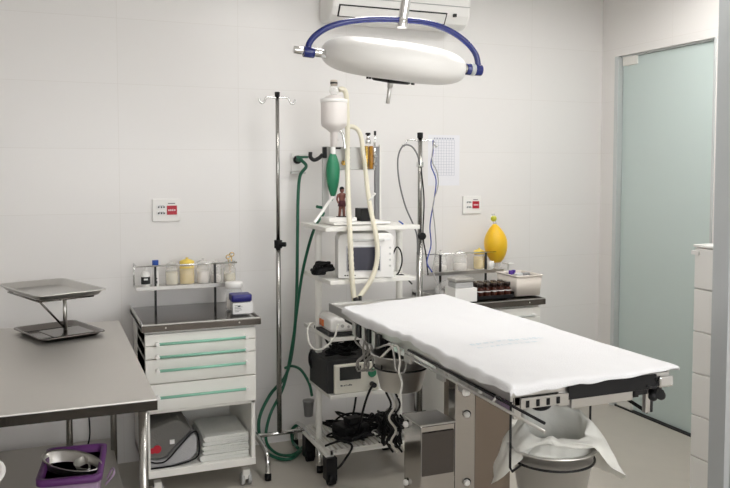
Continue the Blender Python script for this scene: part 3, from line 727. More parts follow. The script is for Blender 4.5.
# white carton with steel instrument case
y = 3.50; xa, xb = py(449, 300, y).x, py(472, 300, y).x
tag(obj('carton', MB().box((xa+.012, y-.045, wz), (xb+.004, y+.07, wz+.070)), WPLASTIC, bevel=.002), 'low white carton left of the amber bottles on the right cabinet', 'carton')
t = thing('instrument_case', 'small steel instrument case lying on the low white carton', 'instrument case', ((xa+xb)/2, y, wz+.0705))
obj('case_body', MB().box((xa+.018, y-.035, wz+.0705), (xb-.012, y+.05, wz+.100)), GREYP, t, .006)
obj('case_lid', MB().box((xa+.015, y-.038, wz+.1005), (xb-.009, y+.053, wz+.118)), STEEL, t, .005)
tag(obj('clear_pouch', MB().tube([(1.90, 3.60, wz+.012), (1.905, 3.66, wz+.016), (1.92, 3.72, wz+.03), (1.95, 3.70, wz+.06), (1.96, 3.64, wz+.045), (1.935, 3.60, wz+.02)], .018, 12), PGLASS), 'crumpled clear plastic tubing pouch left of the low white carton', 'pouch')

# --------------------------------------------------------- anaesthesia cart
KX0, KX1, KY0, KY1 = 1.180, 1.605, 3.345, 3.745
t = thing('anaesthesia_cart', 'white tubular anaesthesia cart with shelves between the tall pole and operating table', 'cart', (1.39, 3.55, 0))
cart = t
def pzl(v, u, x, y): # z at pixel row v for the world point x,y near column u
    d = ray(u, v); tt = (d.x*x+d.y*y)/(d.x**2+d.y**2); return CH+tt*d.z
z1 = pzl(229, 332, KX0, KY0); z2 = pzl(282.5, 332, KX0, KY0); z3 = pzl(339.5, 332, KX0, KY0); z4 = pzl(397, 332, KX0, KY0); z5 = pzl(452, 328, KX0, KY0)
print('cart z', z1, z2, z3, z4, z5)
for k, z in enumerate((z1, z2, z3, z4)):
    m = MB().box((KX0-.02*(k == 0), KY0, z-.004), (KX1+.02*(k == 0), KY1, z+.004))
    m.box((KX0-.02*(k == 0), KY0-.002, z-.012), (KX1+.02*(k == 0), KY0+.004, z+.007)).box((KX0-.02*(k == 0)-.003, KY0, z-.012), (KX0-.02*(k == 0)+.003, KY1, z+.007)).box((KX1+.02*(k == 0)-.003, KY0, z-.012), (KX1+.02*(k == 0)+.003, KY1, z+.007))
    obj('shelf', m, WHITE, t, .0015)
pyc = 3.555
for x, s in ((KX0+.012, -1), (KX1+.010, 1)):
    obj('side_post', MB().tube([(x, pyc, .075), (x, pyc, .5), (x, pyc, z1-.10), (x+.0*s, pyc, z1-.04), (x-.02*s, pyc, z1-.006)], .0165, 14), WHITE, t)
m = MB()   # lower slotted rack
m.box((KX0, KY0, z5-.018), (KX1, KY0+.012, z5+.003)).box((KX0, KY1-.012, z5-.018), (KX1, KY1, z5+.003)).box((KX0, KY0, z5-.018), (KX0+.010, KY1, z5+.003)).box((KX1-.010, KY0, z5-.018), (KX1, KY1, z5+.003))
for i in range(15): x = KX0+.018+i*.0275; m.box((x, KY0, z5-.006), (x+.011, KY1, z5))
obj('slotted_rack', m, WHITE, t)
for x in (KX0, KX1): obj('base_rail', MB().box((x-.02, KY0+.02, z5-.03), (x+.02, KY1-.02, z5-.019)), WHITE, t)
for x, y in ((KX0+.005, KY0+.03), (KX1-.005, KY0+.03), (KX0+.005, KY1-.05), (KX1-.005, KY1-.05)):
    o = obj('caster', MB().box((x-.026, y-.03, .02), (x+.026, y+.03, max(.07, z5-.03))), BLACKP, t, .004)
    obj('wheel', MB().cyl((x-.017, y-.012, .030), (x+.017, y-.012, .030), .030, n=20), BLACK, o)
# upper mast and panel
UY = 3.70
zt0 = z1+.004; zt1 = py(325, 146, UY).z
xa = py(326, 180, UY).x; xb = py(379, 180, UY).x
obj('mast', MB().box((xa-.016, UY, zt0), (xa+.016, UY+.02, zt1)), LGREY, t, .003)
obj('mast', MB().box((xb-.020, UY, zt0), (xb+.004, UY+.02, zt1+.0)), mat('mid_grey_metal', (.24, .24, .245), .4, .6), t, .002)
obj('mast_edge', MB().box((xb+.004, UY, zt0), (xb+.012, UY+.02, zt1+.01)), WHITE, t)
zp0, zp1 = py(350, 170, UY).z, py(350, 147, UY).z
obj('gas_panel', MB().box((xa+.016, UY-.005, zp0), (xb-.02, UY+.018, zp1)), LGREY, t, .003)
obj('panel_cap', MB().box((xa+.03, UY-.008, zp1-.012), (xa+.075, UY-.004, zp1-.002)).box((xa+.095, UY-.008, zp1-.012), (xa+.125, UY-.004, zp1-.002)), BLACKP, t)
obj('panel_dial', MB().cyl((py(343, 163, UY).x, UY-.012, py(343, 163, UY).z), (py(343, 163, UY).x, UY-.004, py(343, 163, UY).z), .012, n=18), BRASS, t)
# flowmeters
for u, mm, zz0, zz1 in ((366.5, BRASS, 169, 146), (371, AMBER, 169, 146)):
    p0 = py(u, zz0, UY-.03); p1 = py(u, zz1, UY-.03)
    obj('flow_tube', MB().cyl(p0, p1, .0105, n=14), mm if mm is BRASS else mat('amber_tube', (.45, .22, .03), .15, trans=.3), t, .001)
p = py(374.5, 160, UY-.03)
obj('flow_valve', MB().cyl(p+Vector((0,0,-.05)), p+Vector((0,0,.09)), .006, n=12).cyl(p+Vector((0,-.02,.02)), p+Vector((0,.0,.02)), .009, n=12).cyl(p+Vector((0,-.02,-.02)), p+Vector((0,.0,-.02)), .009, n=12), CHROME, t)
p = py(368, 140, UY-.03)
obj('valve_knob', MB().cyl(p, p+Vector((0,0,.026)), .011, .007, 14).cyl(p+Vector((0,0,-.018)), p, .014, n=14), CHROME, t)
obj('valve_cap', MB().cyl(p+Vector((0,0,.026)), p+Vector((0,0,.036)), .013, n=14).cyl(py(375, 135, UY-.03), py(375, 131, UY-.03), .006, n=10), BLACKP, t)
obj('rod', MB().cyl(py(375, 150, UY-.03), py(375, 133, UY-.03), .004, n=8), CHROME, t)
pp = [py(322, 155, UY), py(319, 158, UY-.02), py(314, 160, UY-.03), py(310.5, 157, UY-.03), py(310.5, 152, UY-.03)]
obj('hose_bracket', MB().tube(pp, .0095, 12), BLACKP, t)
obj('bracket_clamp', MB().box((xa-.020, UY-.012, pp[0].z-.015), (xa+.002, UY, py(322, 147, UY).z)), BLACKP, t, .003)

# absorber canister, bag
cy_ = UY-.06
cu = lambda u, v: py(u, v, cy_)
cc = cu(334, 115)
t = thing('absorber_canister', 'white plastic absorber canister with clear top valve above the green bag', 'canister', cu(334, 147))
zf = lambda v: cu(334, v).z-cc.z
R_ = (cu(346.5, 110).x-cu(322, 110).x)/2
prof = [(.012, zf(147)), (.018, zf(146)), (.018, zf(133)), (.028, zf(131)), (R_*.95, zf(126)), (R_, zf(123)), (R_, zf(101)), (R_*.97, zf(100)), (R_*.6, zf(96.5)), (.014, zf(95))]
obj('canister_body', MB().lathe(prof, cc, 34), mat('canister_plastic', (.76, .72, .70), .4), t)
obj('canister_rim', MB().lathe([(R_, zf(103)), (R_+.003, zf(102.5)), (R_+.003, zf(99.5)), (R_*.97, zf(99.2))], cc, 34), WPLASTIC, t)
obj('valve_housing', MB().lathe([(.012, zf(96)), (.020, zf(93)), (.024, zf(90)), (.020, zf(87)), (.014, zf(85))], cc, 24), PGLASS, t)
obj('valve_top', MB().lathe([(.013, zf(86)), (.0175, zf(85.5)), (.0175, zf(80.5)), (.013, zf(80))], cc, 24), mat('valve_beige', (.50, .44, .38), .4), t)
obj('valve_band', MB().lathe([(.0178, zf(84)), (.0182, zf(83.8)), (.0182, zf(82.4)), (.0178, zf(82.2))], cc, 24), DARKGREY, t)
obj('support_arm', MB().cyl(cu(337, 140), Vector((cu(337, 140).x, UY+.002, cu(337, 140).z)), .007, n=10).tube([cu(345, 150), cu(344, 140), cu(342, 133), cu(337, 128)], .007, 8), CHROME, t)
b0, b1 = cu(333, 153), cu(333, 196)
t = thing('breathing_bag', 'green rubber breathing bag hanging below the white canister', 'breathing bag', b1)
prof = []
H_ = b0.z-b1.z
for i in range(16):
    s = i/15
    r = .006+.030*(math.sin(PI*min(1, s*.95+.03))**.55)*(.72+.45*s if s < .75 else 1.06-.9*(s-.75))
    prof.append((r, s*H_))
obj('bag_body', MB().lathe(prof, b1, 22, sx=1, sy=.75), GREENB, t)
obj('bag_collar', MB().cyl(b0-Vector((0,0,.006)), b0+Vector((0,0,.030)), .0125, n=18), WPLASTIC, t, .001)
obj('bag_tail', MB().tube([b1+Vector((0,0,.01)), b1+Vector((-.002,0,-.012)), b1+Vector((-.008,0,-.022))], .005, 8), GREENB, t)
tag(obj('white_drain_tube', MB().tube([py(333, 197, cy_-.02), py(328, 203, 3.60), py(322, 212, 3.5), py(314, 223, 3.42)], .007, 10), WPLASTIC), 'white tube slanting from under the green bag over the cart edge', 'tube')
# corrugated hoses
hA = [cu(339, 90), cu(342, 89), cu(345.5, 92), cu(347, 105), cu(347.5, 130), cu(347.5, 160), py(348, 190, 3.55), py(349, 215, 3.36), py(350, 235, 3.31), py(351.5, 270, 3.30), py(353, 290, 3.30), py(355, 303, 3.29)]
tag(obj('corrugated_hose', MB().tube(hA, .0115, 12, sub=14, ribs=.14), TUBEC), 'cream corrugated hose falling straight from the canister top in front of the monitor', 'hose')
hB = [cu(346, 129), cu(351, 126.5), cu(357, 129), cu(361, 137), cu(363.5, 155), cu(366, 175), py(369, 200, 3.5), py(372, 216, 3.36), py(375.5, 232, 3.31), py(377.5, 250, 3.30), py(376, 266, 3.30), py(371, 280, 3.29), py(364, 291, 3.29), py(357, 300, 3.28)]
tag(obj('corrugated_hose', MB().tube(hB, .0105, 12, sub=14, ribs=.14), TUBEC), 'cream corrugated hose arching from the canister side down the right of the monitor', 'hose')
cream2 = bpy.data.objects['corrugated_hose.001']
obj('y_connector', MB().cyl(py(355, 298, 3.275), py(358, 306, 3.26), .012, n=12).cyl(py(360, 296, 3.27), py(360, 304, 3.26), .008, n=10), BLACKP, cream2, label='black connector at the lower hose ends')

# top shelf items
zs = z1+.0075
def slab(name, u0, u1, y0, y1, h, m, lb, cat, z=zs, bev=.003):
    xa, xb = py(u0, 222, y0).x, py(u1, 222, y0).x
    return tag(obj(name, MB().box((xa, y0, z), (xb, y1, z+h)), m, bevel=bev), lb, cat)
slab('flat_tray', 334, 391, 3.46, 3.66, .012, WPLASTIC, 'flat white tray on the top shelf of the anaesthesia cart', 'tray')
slab('white_case', 329, 357, 3.50, 3.62, .020, WPLASTIC, 'narrow white case on the flat tray at the feet of the figurine', 'case', z=zs+.0125)
slab('black_box', 361, 372, 3.50, 3.58, .062, BLACKP, 'small upright black box on the top shelf beside the cream hose', 'box', z=zs+.0125)
slab('black_strap', 345, 361, 3.56, 3.60, .010, BLACKP, 'low black strap between figurine and black box', 'strap', z=zs+.0330 if False else zs+.0125)
tag(obj('blue_pen', MB().cyl(py(399, 221.5, 3.40)+Vector((0,0,.002)), py(403, 224, 3.37), .0035, n=8), BLUEC), 'blue pen cap on the right front corner of the top cart shelf', 'pen')
# clear connector Y on black box
tag(obj('tube_connector', MB().cyl(py(369, 201, 3.48), py(374, 195, 3.48), .0045, n=10).cyl(py(374, 195, 3.48), py(375, 193, 3.48), .006, n=10), WPLASTIC), 'small white side port on the cream hose in front of the black box', 'connector')
# figurine
fy_ = 3.55; fc = Vector((py(342, 210, fy_).x, fy_, zs+.0335))
fh = py(342, 187.5, fy_).z-fc.z
t = thing('figurine', 'small standing dark red human figurine on the top shelf of the cart', 'figurine', fc)
k = fh/1.0
m = MB()
m.tube([fc+Vector((.07*k, 0, .0)), fc+Vector((.06*k, 0, .25*k)), fc+Vector((.05*k, 0, .48*k))], [.045*k, .05*k, .06*k, .075*k], 10)
m.tube([fc+Vector((-.10*k, 0, .0)), fc+Vector((-.07*k, 0, .25*k)), fc+Vector((-.04*k, 0, .48*k))], [.045*k, .05*k, .06*k, .075*k], 10)
m.lathe([(.09*k, .44*k), (.12*k, .5*k), (.10*k, .6*k), (.135*k, .72*k), (.12*k, .79*k), (.045*k, .83*k), (.04*k, .86*k)], fc, 16, sy=.65)
m.sphere(fc+Vector((0, 0, .91*k)), .075*k, sz=1.25, n=14)
for s in (-1, 1): m.tube([fc+Vector((s*.12*k, 0, .77*k)), fc+Vector((s*.18*k, -.01*k, .62*k)), fc+Vector((s*.15*k, -.05*k, .47*k))], [.042*k, .036*k, .03*k], 8)
obj('body', m, SKIN, t)
obj('skirt', MB().lathe([(.15*k, .36*k), (.125*k, .52*k), (.10*k, .56*k)], fc, 16, sy=.8), DRED, t)
obj('hair', MB().sphere(fc+Vector((0, .01*k, .955*k)), .082*k, sz=.95, n=12), BLACK, t)
obj('base', MB().cyl(fc, fc+Vector((0, 0, .02*k)), .2*k, n=20), BLACKP, t)

# monitor on second shelf
my = 3.36; mz = z2+.0075
xa, xb = py(344, 260, my).x, py(396, 260, my).x; zt_ = py(367, 233, my).z
t = thing('patient_monitor', 'white patient monitor with grey screen on the second cart shelf', 'monitor', ((xa+xb)/2, my+.08, mz))
lvx = Vector(((xa+xb)/2, my+.09, mz)); hx = (xb-xa)/2
poly = [(xa, mz), (xb, mz), (xb, zt_-.02), (xb-.015, zt_-.002), (xa+.03, zt_), (xa+.008, zt_-.012), (xa, zt_-.035)]
obj('housing', MB().prism(poly, (my, my+.18), 'xz'), WPLASTIC, t, .006)
s0 = py(353, 271, my); s1 = py(383, 246.5, my)
obj('screen_bezel', MB().box((s0.x-.006, my-.004, s0.z-.006), (s1.x+.006, my+.002, s1.z+.006)), mat('pale_bezel', (.62, .62, .64), .4), t, .002)
obj('screen', MB().box((s0.x, my-.006, s0.z), (s1.x, my-.002, s1.z)), SCREEN, t, .001)
obj('carry_handle', MB().box((xa+.045, my-.012, py(360, 241.5, my).z), (xb-.045, my+.004, py(360, 239, my).z)), LGREY, t, .003)
g = MB()
for i in range(5): g.box((xa+.03+i*.011, my-.003, mz+.012), (xa+.037+i*.011, my+.001, mz+.017))
obj('front_keys', g, BLACKP, t)
g = MB()
for i in range(4): g.cyl((xb-.018, my-.004, s0.z+.02+i*.028), (xb-.018, my+.001, s0.z+.02+i*.028), .005, n=12)
obj('side_key', g, LGREY, t)
obj('top_label', MB().box((xb-.055, my-.003, py(385, 240, my).z), (xb-.02, my+.001, py(385, 237.5, my).z)), LABELW, t)
t.rotation_euler.z = -.26
# black cuff bundle left on second shelf
m = MB(); c = Vector((xa-.045, 3.50, mz+.030))
for i in range(5):
    pts = [c+Vector((random.uniform(-.06, .045), random.uniform(-.04, .04), random.uniform(-.015, .035))) for _ in range(7)]
    m.tube(pts, .0085, 8)
tag(obj('cuff_bundle', m, BLACK), 'black bundle of cuff tubing left of the monitor on the second shelf', 'tubing')
m = MB(); c = py(400, 262, 3.45)
pts = [py(393, 254, 3.46), py(397, 247, 3.46), py(401, 252, 3.45), py(402, 262, 3.44), py(399, 272, 3.44), py(396, 276, 3.44), py(403, 275, 3.42), py(412, 284, 3.42)]
m.tube(pts, .0038, 8)
tag(obj('monitor_cable', m, BLACK), 'black cable looping off the right side of the monitor', 'cable')

# third shelf: white device
dy = 3.37; dz = z3+.0075
xa = py(323, 330, 3.47).x; xb = py(352, 330, 3.42).x+.06
t = thing('white_pump', 'low white device with orange side button on the third cart shelf', 'medical device', ((xa+xb)/2, 3.47, dz))
poly = [(xa+.004, dz+.016), (xb, dz+.016), (xb, dz+.055), (xa+.09, dz+.068), (xa+.03, dz+.088), (xa+.004, dz+.075)]
obj('housing', MB().prism(poly, (dy, dy+.20), 'xz'), WPLASTIC, t, .012)
obj('base_tray', MB().box((xa-.008, dy-.01, dz), (xb+.01, dy+.21, dz+.015)), DARKGREY, t, .003)
obj('side_button', MB().box((xa-.002, dy+.10, dz+.03), (xa+.006, dy+.15, dz+.06)), ORANGE, t, .002)
obj('front_port', MB().cyl((xa+.06, dy-.004, dz+.045), (xa+.06, dy+.004, dz+.045), .008, n=12).cyl((xa+.09, dy-.004, dz+.04), (xa+.09, dy+.004, dz+.04), .006, n=12), GREYP, t)
# white loop cable at left post
tag(obj('white_cable', MB().tube([py(338, 324, 3.33), py(335, 336, 3.31), py(330, 343, 3.30), py(322, 349, 3.30), py(314, 349, 3.34), py(309, 342, 3.42), py(307.5, 332, 3.46), py(309, 325, 3.48), py(313, 323, 3.50)], .0045, 8), WCABLE), 'white cable looped around the left post of the cart', 'cable')
# fourth shelf: black and cream unit
ey = 3.36; ez = z4+.0075
xa = py(334, 388, ey).x; xb = py(378, 388, ey).x; zt_ = py(355, 363, ey).z
t = thing('electrosurgical_unit', 'black unit with cream front, dark display and green socket on the fourth cart shelf', 'medical device', ((xa+xb)/2, 3.46, ez))
obj('housing', MB().box((xa-.030, ey+.01, ez), (xb+.0, ey+.27, zt_+.02)), DARKGREY, t, .004)
obj('front_panel', MB().box((xa, ey-.010, ez), (xb, ey+.008, zt_)), mat('unit_cream', (.70, .68, .60), .4), t, .004)
s0 = py(339, 383, ey); s1 = py(358, 366, ey)
obj('display', MB().box((s0.x, ey-.014, py(350, 379, ey).z), (py(360, 370, ey).x, ey-.009, py(350, 366, ey).z)), SCREEN2, t, .001)
g = MB(); zq = py(345, 385.5, ey).z
for i, (w_, h_) in enumerate(((.006, .007), (.004, .005), (.005, .005), (.003, .008), (.005, .005), (.006, .008), (.005, .005))):
    g.box((s0.x+.004+i*.0085, ey-.0112, zq), (s0.x+.004+i*.0085+w_, ey-.0095, zq+h_))
obj('maker_lettering', g, INK, t)
p = py(371, 372, ey)
obj('green_socket', MB().cyl((p.x, ey-.020, p.z), (p.x, ey-.009, p.z), .020, n=22), GREENB, t, .002, label='green round socket')
p = py(371, 383, ey)
obj('black_plug', MB().cyl((p.x, ey-.045, p.z), (p.x, ey-.009, p.z), .012, n=16), BLACKP, t, .002)
pl = p
# black cables over the unit
m = MB(); c = Vector((xa+.06, 3.46, zt_+.055))
for i in range(7):
    pts = [c+Vector((random.uniform(-.085, .10), random.uniform(-.07, .03), random.uniform(-.026, .055))) for _ in range(8)]
    m.tube(pts, .0055, 8)
tag(obj('cable_bundle', m, BLACK), 'tangled black cables heaped on top of the cream-fronted unit', 'cables')
m = MB(); c = py(314, 362, 3.60)
m.tube([c+Vector((0,0,.06)), c+Vector((-.02,0,.045)), c+Vector((-.022,0,0)), c+Vector((-.005,0,-.03)), c+Vector((.015,0,-.005)), c+Vector((.0,0,.03)), c+Vector((-.012,0,.0)), c+Vector((0,-.005,-.04))], .006, 8)
tag(obj('coiled_cable', m, BLACK), 'small coil of black cable hanging at the left post of the cart', 'cable')
# filter cup at left post
c = py(308.5, 409, 3.60)
tag(obj('filter_cup', MB().lathe([(.018, -.035), (.020, -.034), (.026, .035), (.028, .036), (.028, .045), (.010, .047)], c, 22), mat('smoke_grey', (.20, .20, .20), .35, trans=.3)), 'small smoky grey filter cup hanging left of the cart post', 'cup')
# foot switch + cable mess on rack
c = Vector((py(352, 440, 3.46).x, 3.47, z5+.004))
t = thing('power_adapter', 'black power block buried in cables on the lowest rack of the cart', 'power block', c)
obj('block', MB().box((c.x-.075, c.y-.05, c.z), (c.x+.07, c.y+.06, c.z+.075), .25), BLACKP, t, .008)
obj('block_top', MB().box((c.x-.03, c.y-.03, c.z+.075), (c.x+.05, c.y+.03, c.z+.105), .25), BLACKP, t, .006)
m = MB()
for i in range(11):
    a = random.uniform(0, 6.28)
    pts = []
    for j in range(8):
        pts.append(Vector((random.uniform(KX0+.03, KX1+.02), random.uniform(KY0+.02, KY1-.06), z5+.012+random.uniform(0, .045)+(.02 if j % 2 else 0))))
    m.tube(pts, .0052, 8)
tag(obj('cable_tangle', m, BLACK), 'tangle of black cables spread over the lowest rack of the cart', 'cables')
for k, (pts, mm, lb) in enumerate((
    ([Vector((pl.x, ey-.045, pl.z)), py(371, 388, 3.30), py(366, 400, 3.30), py(362, 415, 3.34), py(358, 432, 3.42)], BLACK, 'black lead from the plug of the cream-fronted unit down to the rack'),
    ([py(356, 397, 3.60), py(354, 410, 3.58), py(350, 428, 3.50), py(348, 436, 3.48)], BLACK, 'black lead hanging behind, left of the plug lead'),
    ([py(325, 446, 3.33), py(333, 443, 3.33), py(342, 441, 3.36), py(352, 446, 3.33), py(346, 458, 3.30), pz(338, 468, .01), pz(330, 470, .01)], BLACK, 'black cable drooping off the front of the rack to the floor'),
    ([py(372, 432, 3.40), py(380, 436, 3.34), py(392, 438, 3.33), py(402, 444, 3.31), py(407, 455, 3.28)], WCABLE, 'pale cable running across the right of the cart rack'),
    )):
    tag(obj('power_lead', MB().tube(pts, .0055, 8), mm), lb, 'cable')

# cables hanging at the table head, right of the unit
OTT = .875
m = MB(); base_y = 3.15
for k in range(4):
    u0 = 360+k*4
    pts = [Vector((1.17+k*.02, 3.15, OTT-.061)), py(u0+2, 328+k*3, base_y), py(u0-2+random.uniform(-3, 3), 340, base_y-.02), py(u0+5, 352, base_y-.03), py(u0-4+random.uniform(-2, 2), 362, base_y-.02), py(u0-2, 371, base_y-.01), py(u0+5, 366, base_y-.02), py(u0+3, 350, base_y), py(u0+6, 335, base_y)]
    m.tube(pts, .004, 8)
tag(obj('lead_bundle', m, GREYC), 'bundle of grey patient leads looped below the head of the operating table', 'cables')
for k, (uu, mm, yy, lb) in enumerate(((392, WCABLE, 2.9, 'white lead trailing down past the hanging bucket'), (388, BLACK, 3.0, 'black cable hanging left of the white lead under the table'), (397, BLACK, 3.05, 'black cable hanging below the hanging bucket'))):
    pts = [py(uu-2, 392, yy), py(uu+3, 405, yy), py(uu-3, 418, yy), py(uu+4, 430, yy), py(uu-1, 442, yy), py(uu+5, 452, yy)]
    tag(obj('hanging_lead', MB().tube(pts, .0048, 8), mm), lb, 'cable')
m = MB()
for i in range(6):
    pts = [py(random.uniform(376, 404), random.uniform(412, 446), random.uniform(3.1, 3.25)) for _ in range(7)]
    m.tube(pts, .0055, 8)
tag(obj('cable_tangle', m, BLACK), 'knot of black cables hanging right of the cart rack behind the table base', 'cables')

# ---------------------------------------------------------- operating table
OT = .875
A_, B_, C_, D_ = pz(348, 312, OT), pz(447, 297, OT), pz(677, 372, OT), pz(515, 395, OT)
E_ = pz(333, 304, OT)
OX0, OX1 = 1.113, 1.635
OY0, OY1 = 1.735, min(E_.y, 3.28)
print('op table', OX0, A_, B_, C_, D_, E_)
t = thing('operating_table', 'stainless steel operating table with white sheet, buckets and mirror-steel base', 'operating table', (1.36, 2.5, 0))
opt = t
m = MB().box((OX0, OY0, OT-.022), (OX1, OY1, OT)); 
obj('table_top', m, STEEL, t, .004)
obj('top_rim', MB().box((OX0-.004, OY0, OT-.03), (OX0+.004, OY1, OT+.006)).box((OX1-.004, OY0, OT-.03), (OX1+.004, OY1, OT+.006)).box((OX0, OY1-.004, OT-.03), (OX1, OY1+.004, OT+.006)), STEEL, t, .001)
obj('mattress_pad', MB().box((OX0+.008, OY0+.01, OT+.0005), (OX1-.008, 3.0, OT+.016)), BLACKP, t, .006)
obj('under_tray', MB().box((OX0+.03, OY0+.04, OT-.060), (OX1-.03, OY1-.1, OT-.024)), DARKGREY, t, .004)
for s, x in ((0, OX0+.012), (1, OX1-.012)):
    obj('side_rail', MB().box((x-.005, OY0+.02, OT-.064), (x+.005, OY1-.25, OT-.036)), CHROME, t, .002)
# end strip with slots
obj('end_strip', MB().box((OX0+.02, OY0-.012, OT-.050), (OX0+.17, OY0-.004, OT-.022)), STEEL, t, .001)
for i in range(4): obj('slot', MB().box((OX0+.035+i*.032, OY0-.0135, OT-.046), (OX0+.045+i*.032, OY0-.011, OT-.028)), BLACK, t)
obj('end_beam', MB().box((OX0+.172, OY0-.010, OT-.042), (OX1-.05, OY0-.0015, OT-.001)), BLACKP, t, .002)
# brackets along the left rail near the head
for i in range(6):
    y = 2.84-i*.050
    obj('rail_clamp', MB().box((OX0-.012, y, OT-.072), (OX0+.006, y+.03, OT-.020)), BLACKP if i % 2 else STEEL, t, .002)
for i, y in enumerate((2.36, 2.12, 1.98)):
    obj('rail_bracket', MB().box((OX0-.002, y, OT-.075), (OX0+.010, y+.045, OT-.028)), STEEL, t, .002)
obj('rail_knob', MB().cyl((OX0-.004, 1.955, OT-.062), (OX0-.022, 1.955, OT-.062), .010, n=18), WPLASTIC, t, .003, label='white round knob')
# long thin rod below the left edge
r0 = px(405, 354, OX0-.02); r1 = px(545, 432, OX0-.02)
obj('lower_rod', MB().cyl(r0, r1, .0042, n=10), STEEL, t)
obj('lower_rod', MB().cyl(r0+Vector((.012, 0, .012)), r1+Vector((.012, .02, .014)), .004, n=10), BLACKP, t)
for y in (2.5, 2.15, 1.80):
    zr = r0.z+(r1.z-r0.z)*((y-r0.y)/(r1.y-r0.y))
    obj('rod_hanger', MB().cyl((OX0-.02, y, zr), (OX0-.004, y, OT-.03), .004, n=8), STEEL, t)
# drop supports under the near end
e = OY0-.0
def eb(u0, v0, u1, v1, y, m_, nm='end_bracket', r=None):
    a = py(u0, v0, y); b = py(u1, v1, y)
    return obj(nm, MB().box((a.x, y-.012, min(a.z, b.z)), (b.x, y+.012, max(a.z, b.z))), m_, t, .002)
eb(556, 391, 567, 404, OY0+.01, STEEL)
eb(632, 380, 645, 393, OY0+.015, BLACKP, 'end_block')
eb(622, 386, 636, 396, OY0+.03, BLACKP, 'end_block')
eb(569, 394, 630, 399, OY0+.02, STEEL, 'cross_strut')
obj('cross_rod', MB().cyl(py(570, 393, OY0), py(640, 384, OY0), .004, n=8), BLACKP, t)
pa, pb = py(646, 380, OY0+.06), py(646, 411, OY0+.06)
obj('drop_post', MB().box((pa.x-.013, OY0+.045, pb.z), (pa.x+.004, OY0+.06, pa.z)), STEEL, t, .001)
obj('drop_post', MB().box((pa.x+.006, OY0+.045, pb.z), (pa.x+.014, OY0+.06, pa.z)), DARKGREY, t, .001)
obj('drop_arm', MB().cyl(py(647, 412, OY0+.05), px(607, 386, pa.x), .0055, n=8), BLACKP, t)
# corner bracket, clamp, tri knob
obj('corner_clamp', MB().box((OX1-.045, OY0-.018, OT-.040), (OX1+.004, OY0+.02, OT-.008)), CHROME, t, .005)
obj('clamp_ring', MB().tube([py(646, 386, OY0-.01), py(654, 388, OY0-.01), py(657, 384, OY0-.01), py(655, 379, OY0-.01)], .0035, 8), BLACKP, t)
kc = py(657, 393, OY0+.01)
m = MB()
for i in range(3):
    a = PI/2+i*2*PI/3
    m.sphere(kc+Vector((.017*math.cos(a), 0, .017*math.sin(a))), .0135, n=12)
m.cyl(kc+Vector((0, -.014, 0)), kc+Vector((0, .02, 0)), .015, n=14)
obj('star_knob', m, BLACKP, t, label='black three-lobed knob')
kn = py(541, 405, OY0+.06)
obj('end_knob', MB().sphere(kn, .022, sx=1.4, sz=.7), BLACKP, t)
obj('knob_arm', MB().box((py(512, 400, OY0+.05).x, OY0+.04, py(515, 418, OY0+.05).z), (py(519, 400, OY0+.05).x, OY0+.055, OT-.02)), STEEL, t)
# column and base
by = 2.45
P0 = py(404, 450, by); P1 = py(475, 450, by); P2 = py(511, 450, by); Pm = py(455.5, 450, by)
ztop = py(430, 416, by).z
fy2 = 2.36; hx0_ = py(421, 450, fy2).x; ztop = py(421, 427, fy2).z; hyb = hx0_/(py(404, 450, 2.5).x/2.5)
xs1 = py(455, 450, fy2).x; xs2 = py(475, 450, fy2).x; xs3 = py(511, 450, fy2).x
obj('base_housing', MB().box((hx0_, fy2, .036), (xs1-.001, hyb, ztop)), MIRROR, t, .003)
obj('column', MB().box((xs1, fy2, 0.036), (xs2, fy2+.05, OT-.061)), MIRROR, t, .002)
obj('column_cover', MB().box((xs2+.002, fy2+.004, 0.036), (xs3, fy2+.24, OT-.061)), mat('bronze_steel', (.24, .20, .17), .14, 1, noise=.08, nscale=5, bump=.05, bscale=4), t, .003, label='brown-tinted polished steel cover')
obj('base_plate', MB().box((hx0_-.02, fy2-.04, 0), (xs3+.03, fy2+.45, .035)), STEEL, t, .006)
q0 = py(422, 477, fy2-.004); q1 = py(454, 429, fy2-.004)
obj('dark_recess_panel', MB().box((q0.x, fy2-.006, q0.z), (q1.x, fy2, q1.z)), mat('recess_shade_steel', (.10, .09, .085), .22, .9), t, .002, label='dark panel painted as the shaded cutout in the base')  # dark panel stands in for the shade inside a cutout
obj('housing_lid', MB().box((hx0_-.004, fy2-.004, ztop+.0005), (xs1-.001, hyb, ztop+.006)), STEEL, t, .001)
for u, v in ((407.5, 482), (466, 482), (466, 414), (407.5, 424)):
    yb_ = fy2 if u > 450 else hyb-.015; p = py(u, v, yb_)
    if u < 450:
        p = px(u, v, hx0_); o = obj('white_knob', MB().cyl((p.x, p.y, p.z), (p.x-.014, p.y, p.z), .0115, .010, 16), WPLASTIC, t, .003)
        obj('washer', MB().cyl((p.x, p.y+.004, p.z), (p.x-.004, p.y+.004, p.z), .0135, n=16), BLACKP, o); continue
    o = obj('white_knob', MB().cyl((p.x, yb_, p.z), (p.x, yb_-.014, p.z), .0115, .010, 16), WPLASTIC, t, .003)
    obj('washer', MB().cyl((p.x+.004, yb_, p.z), (p.x+.004, yb_-.004, p.z), .0135, n=16), BLACKP, o)

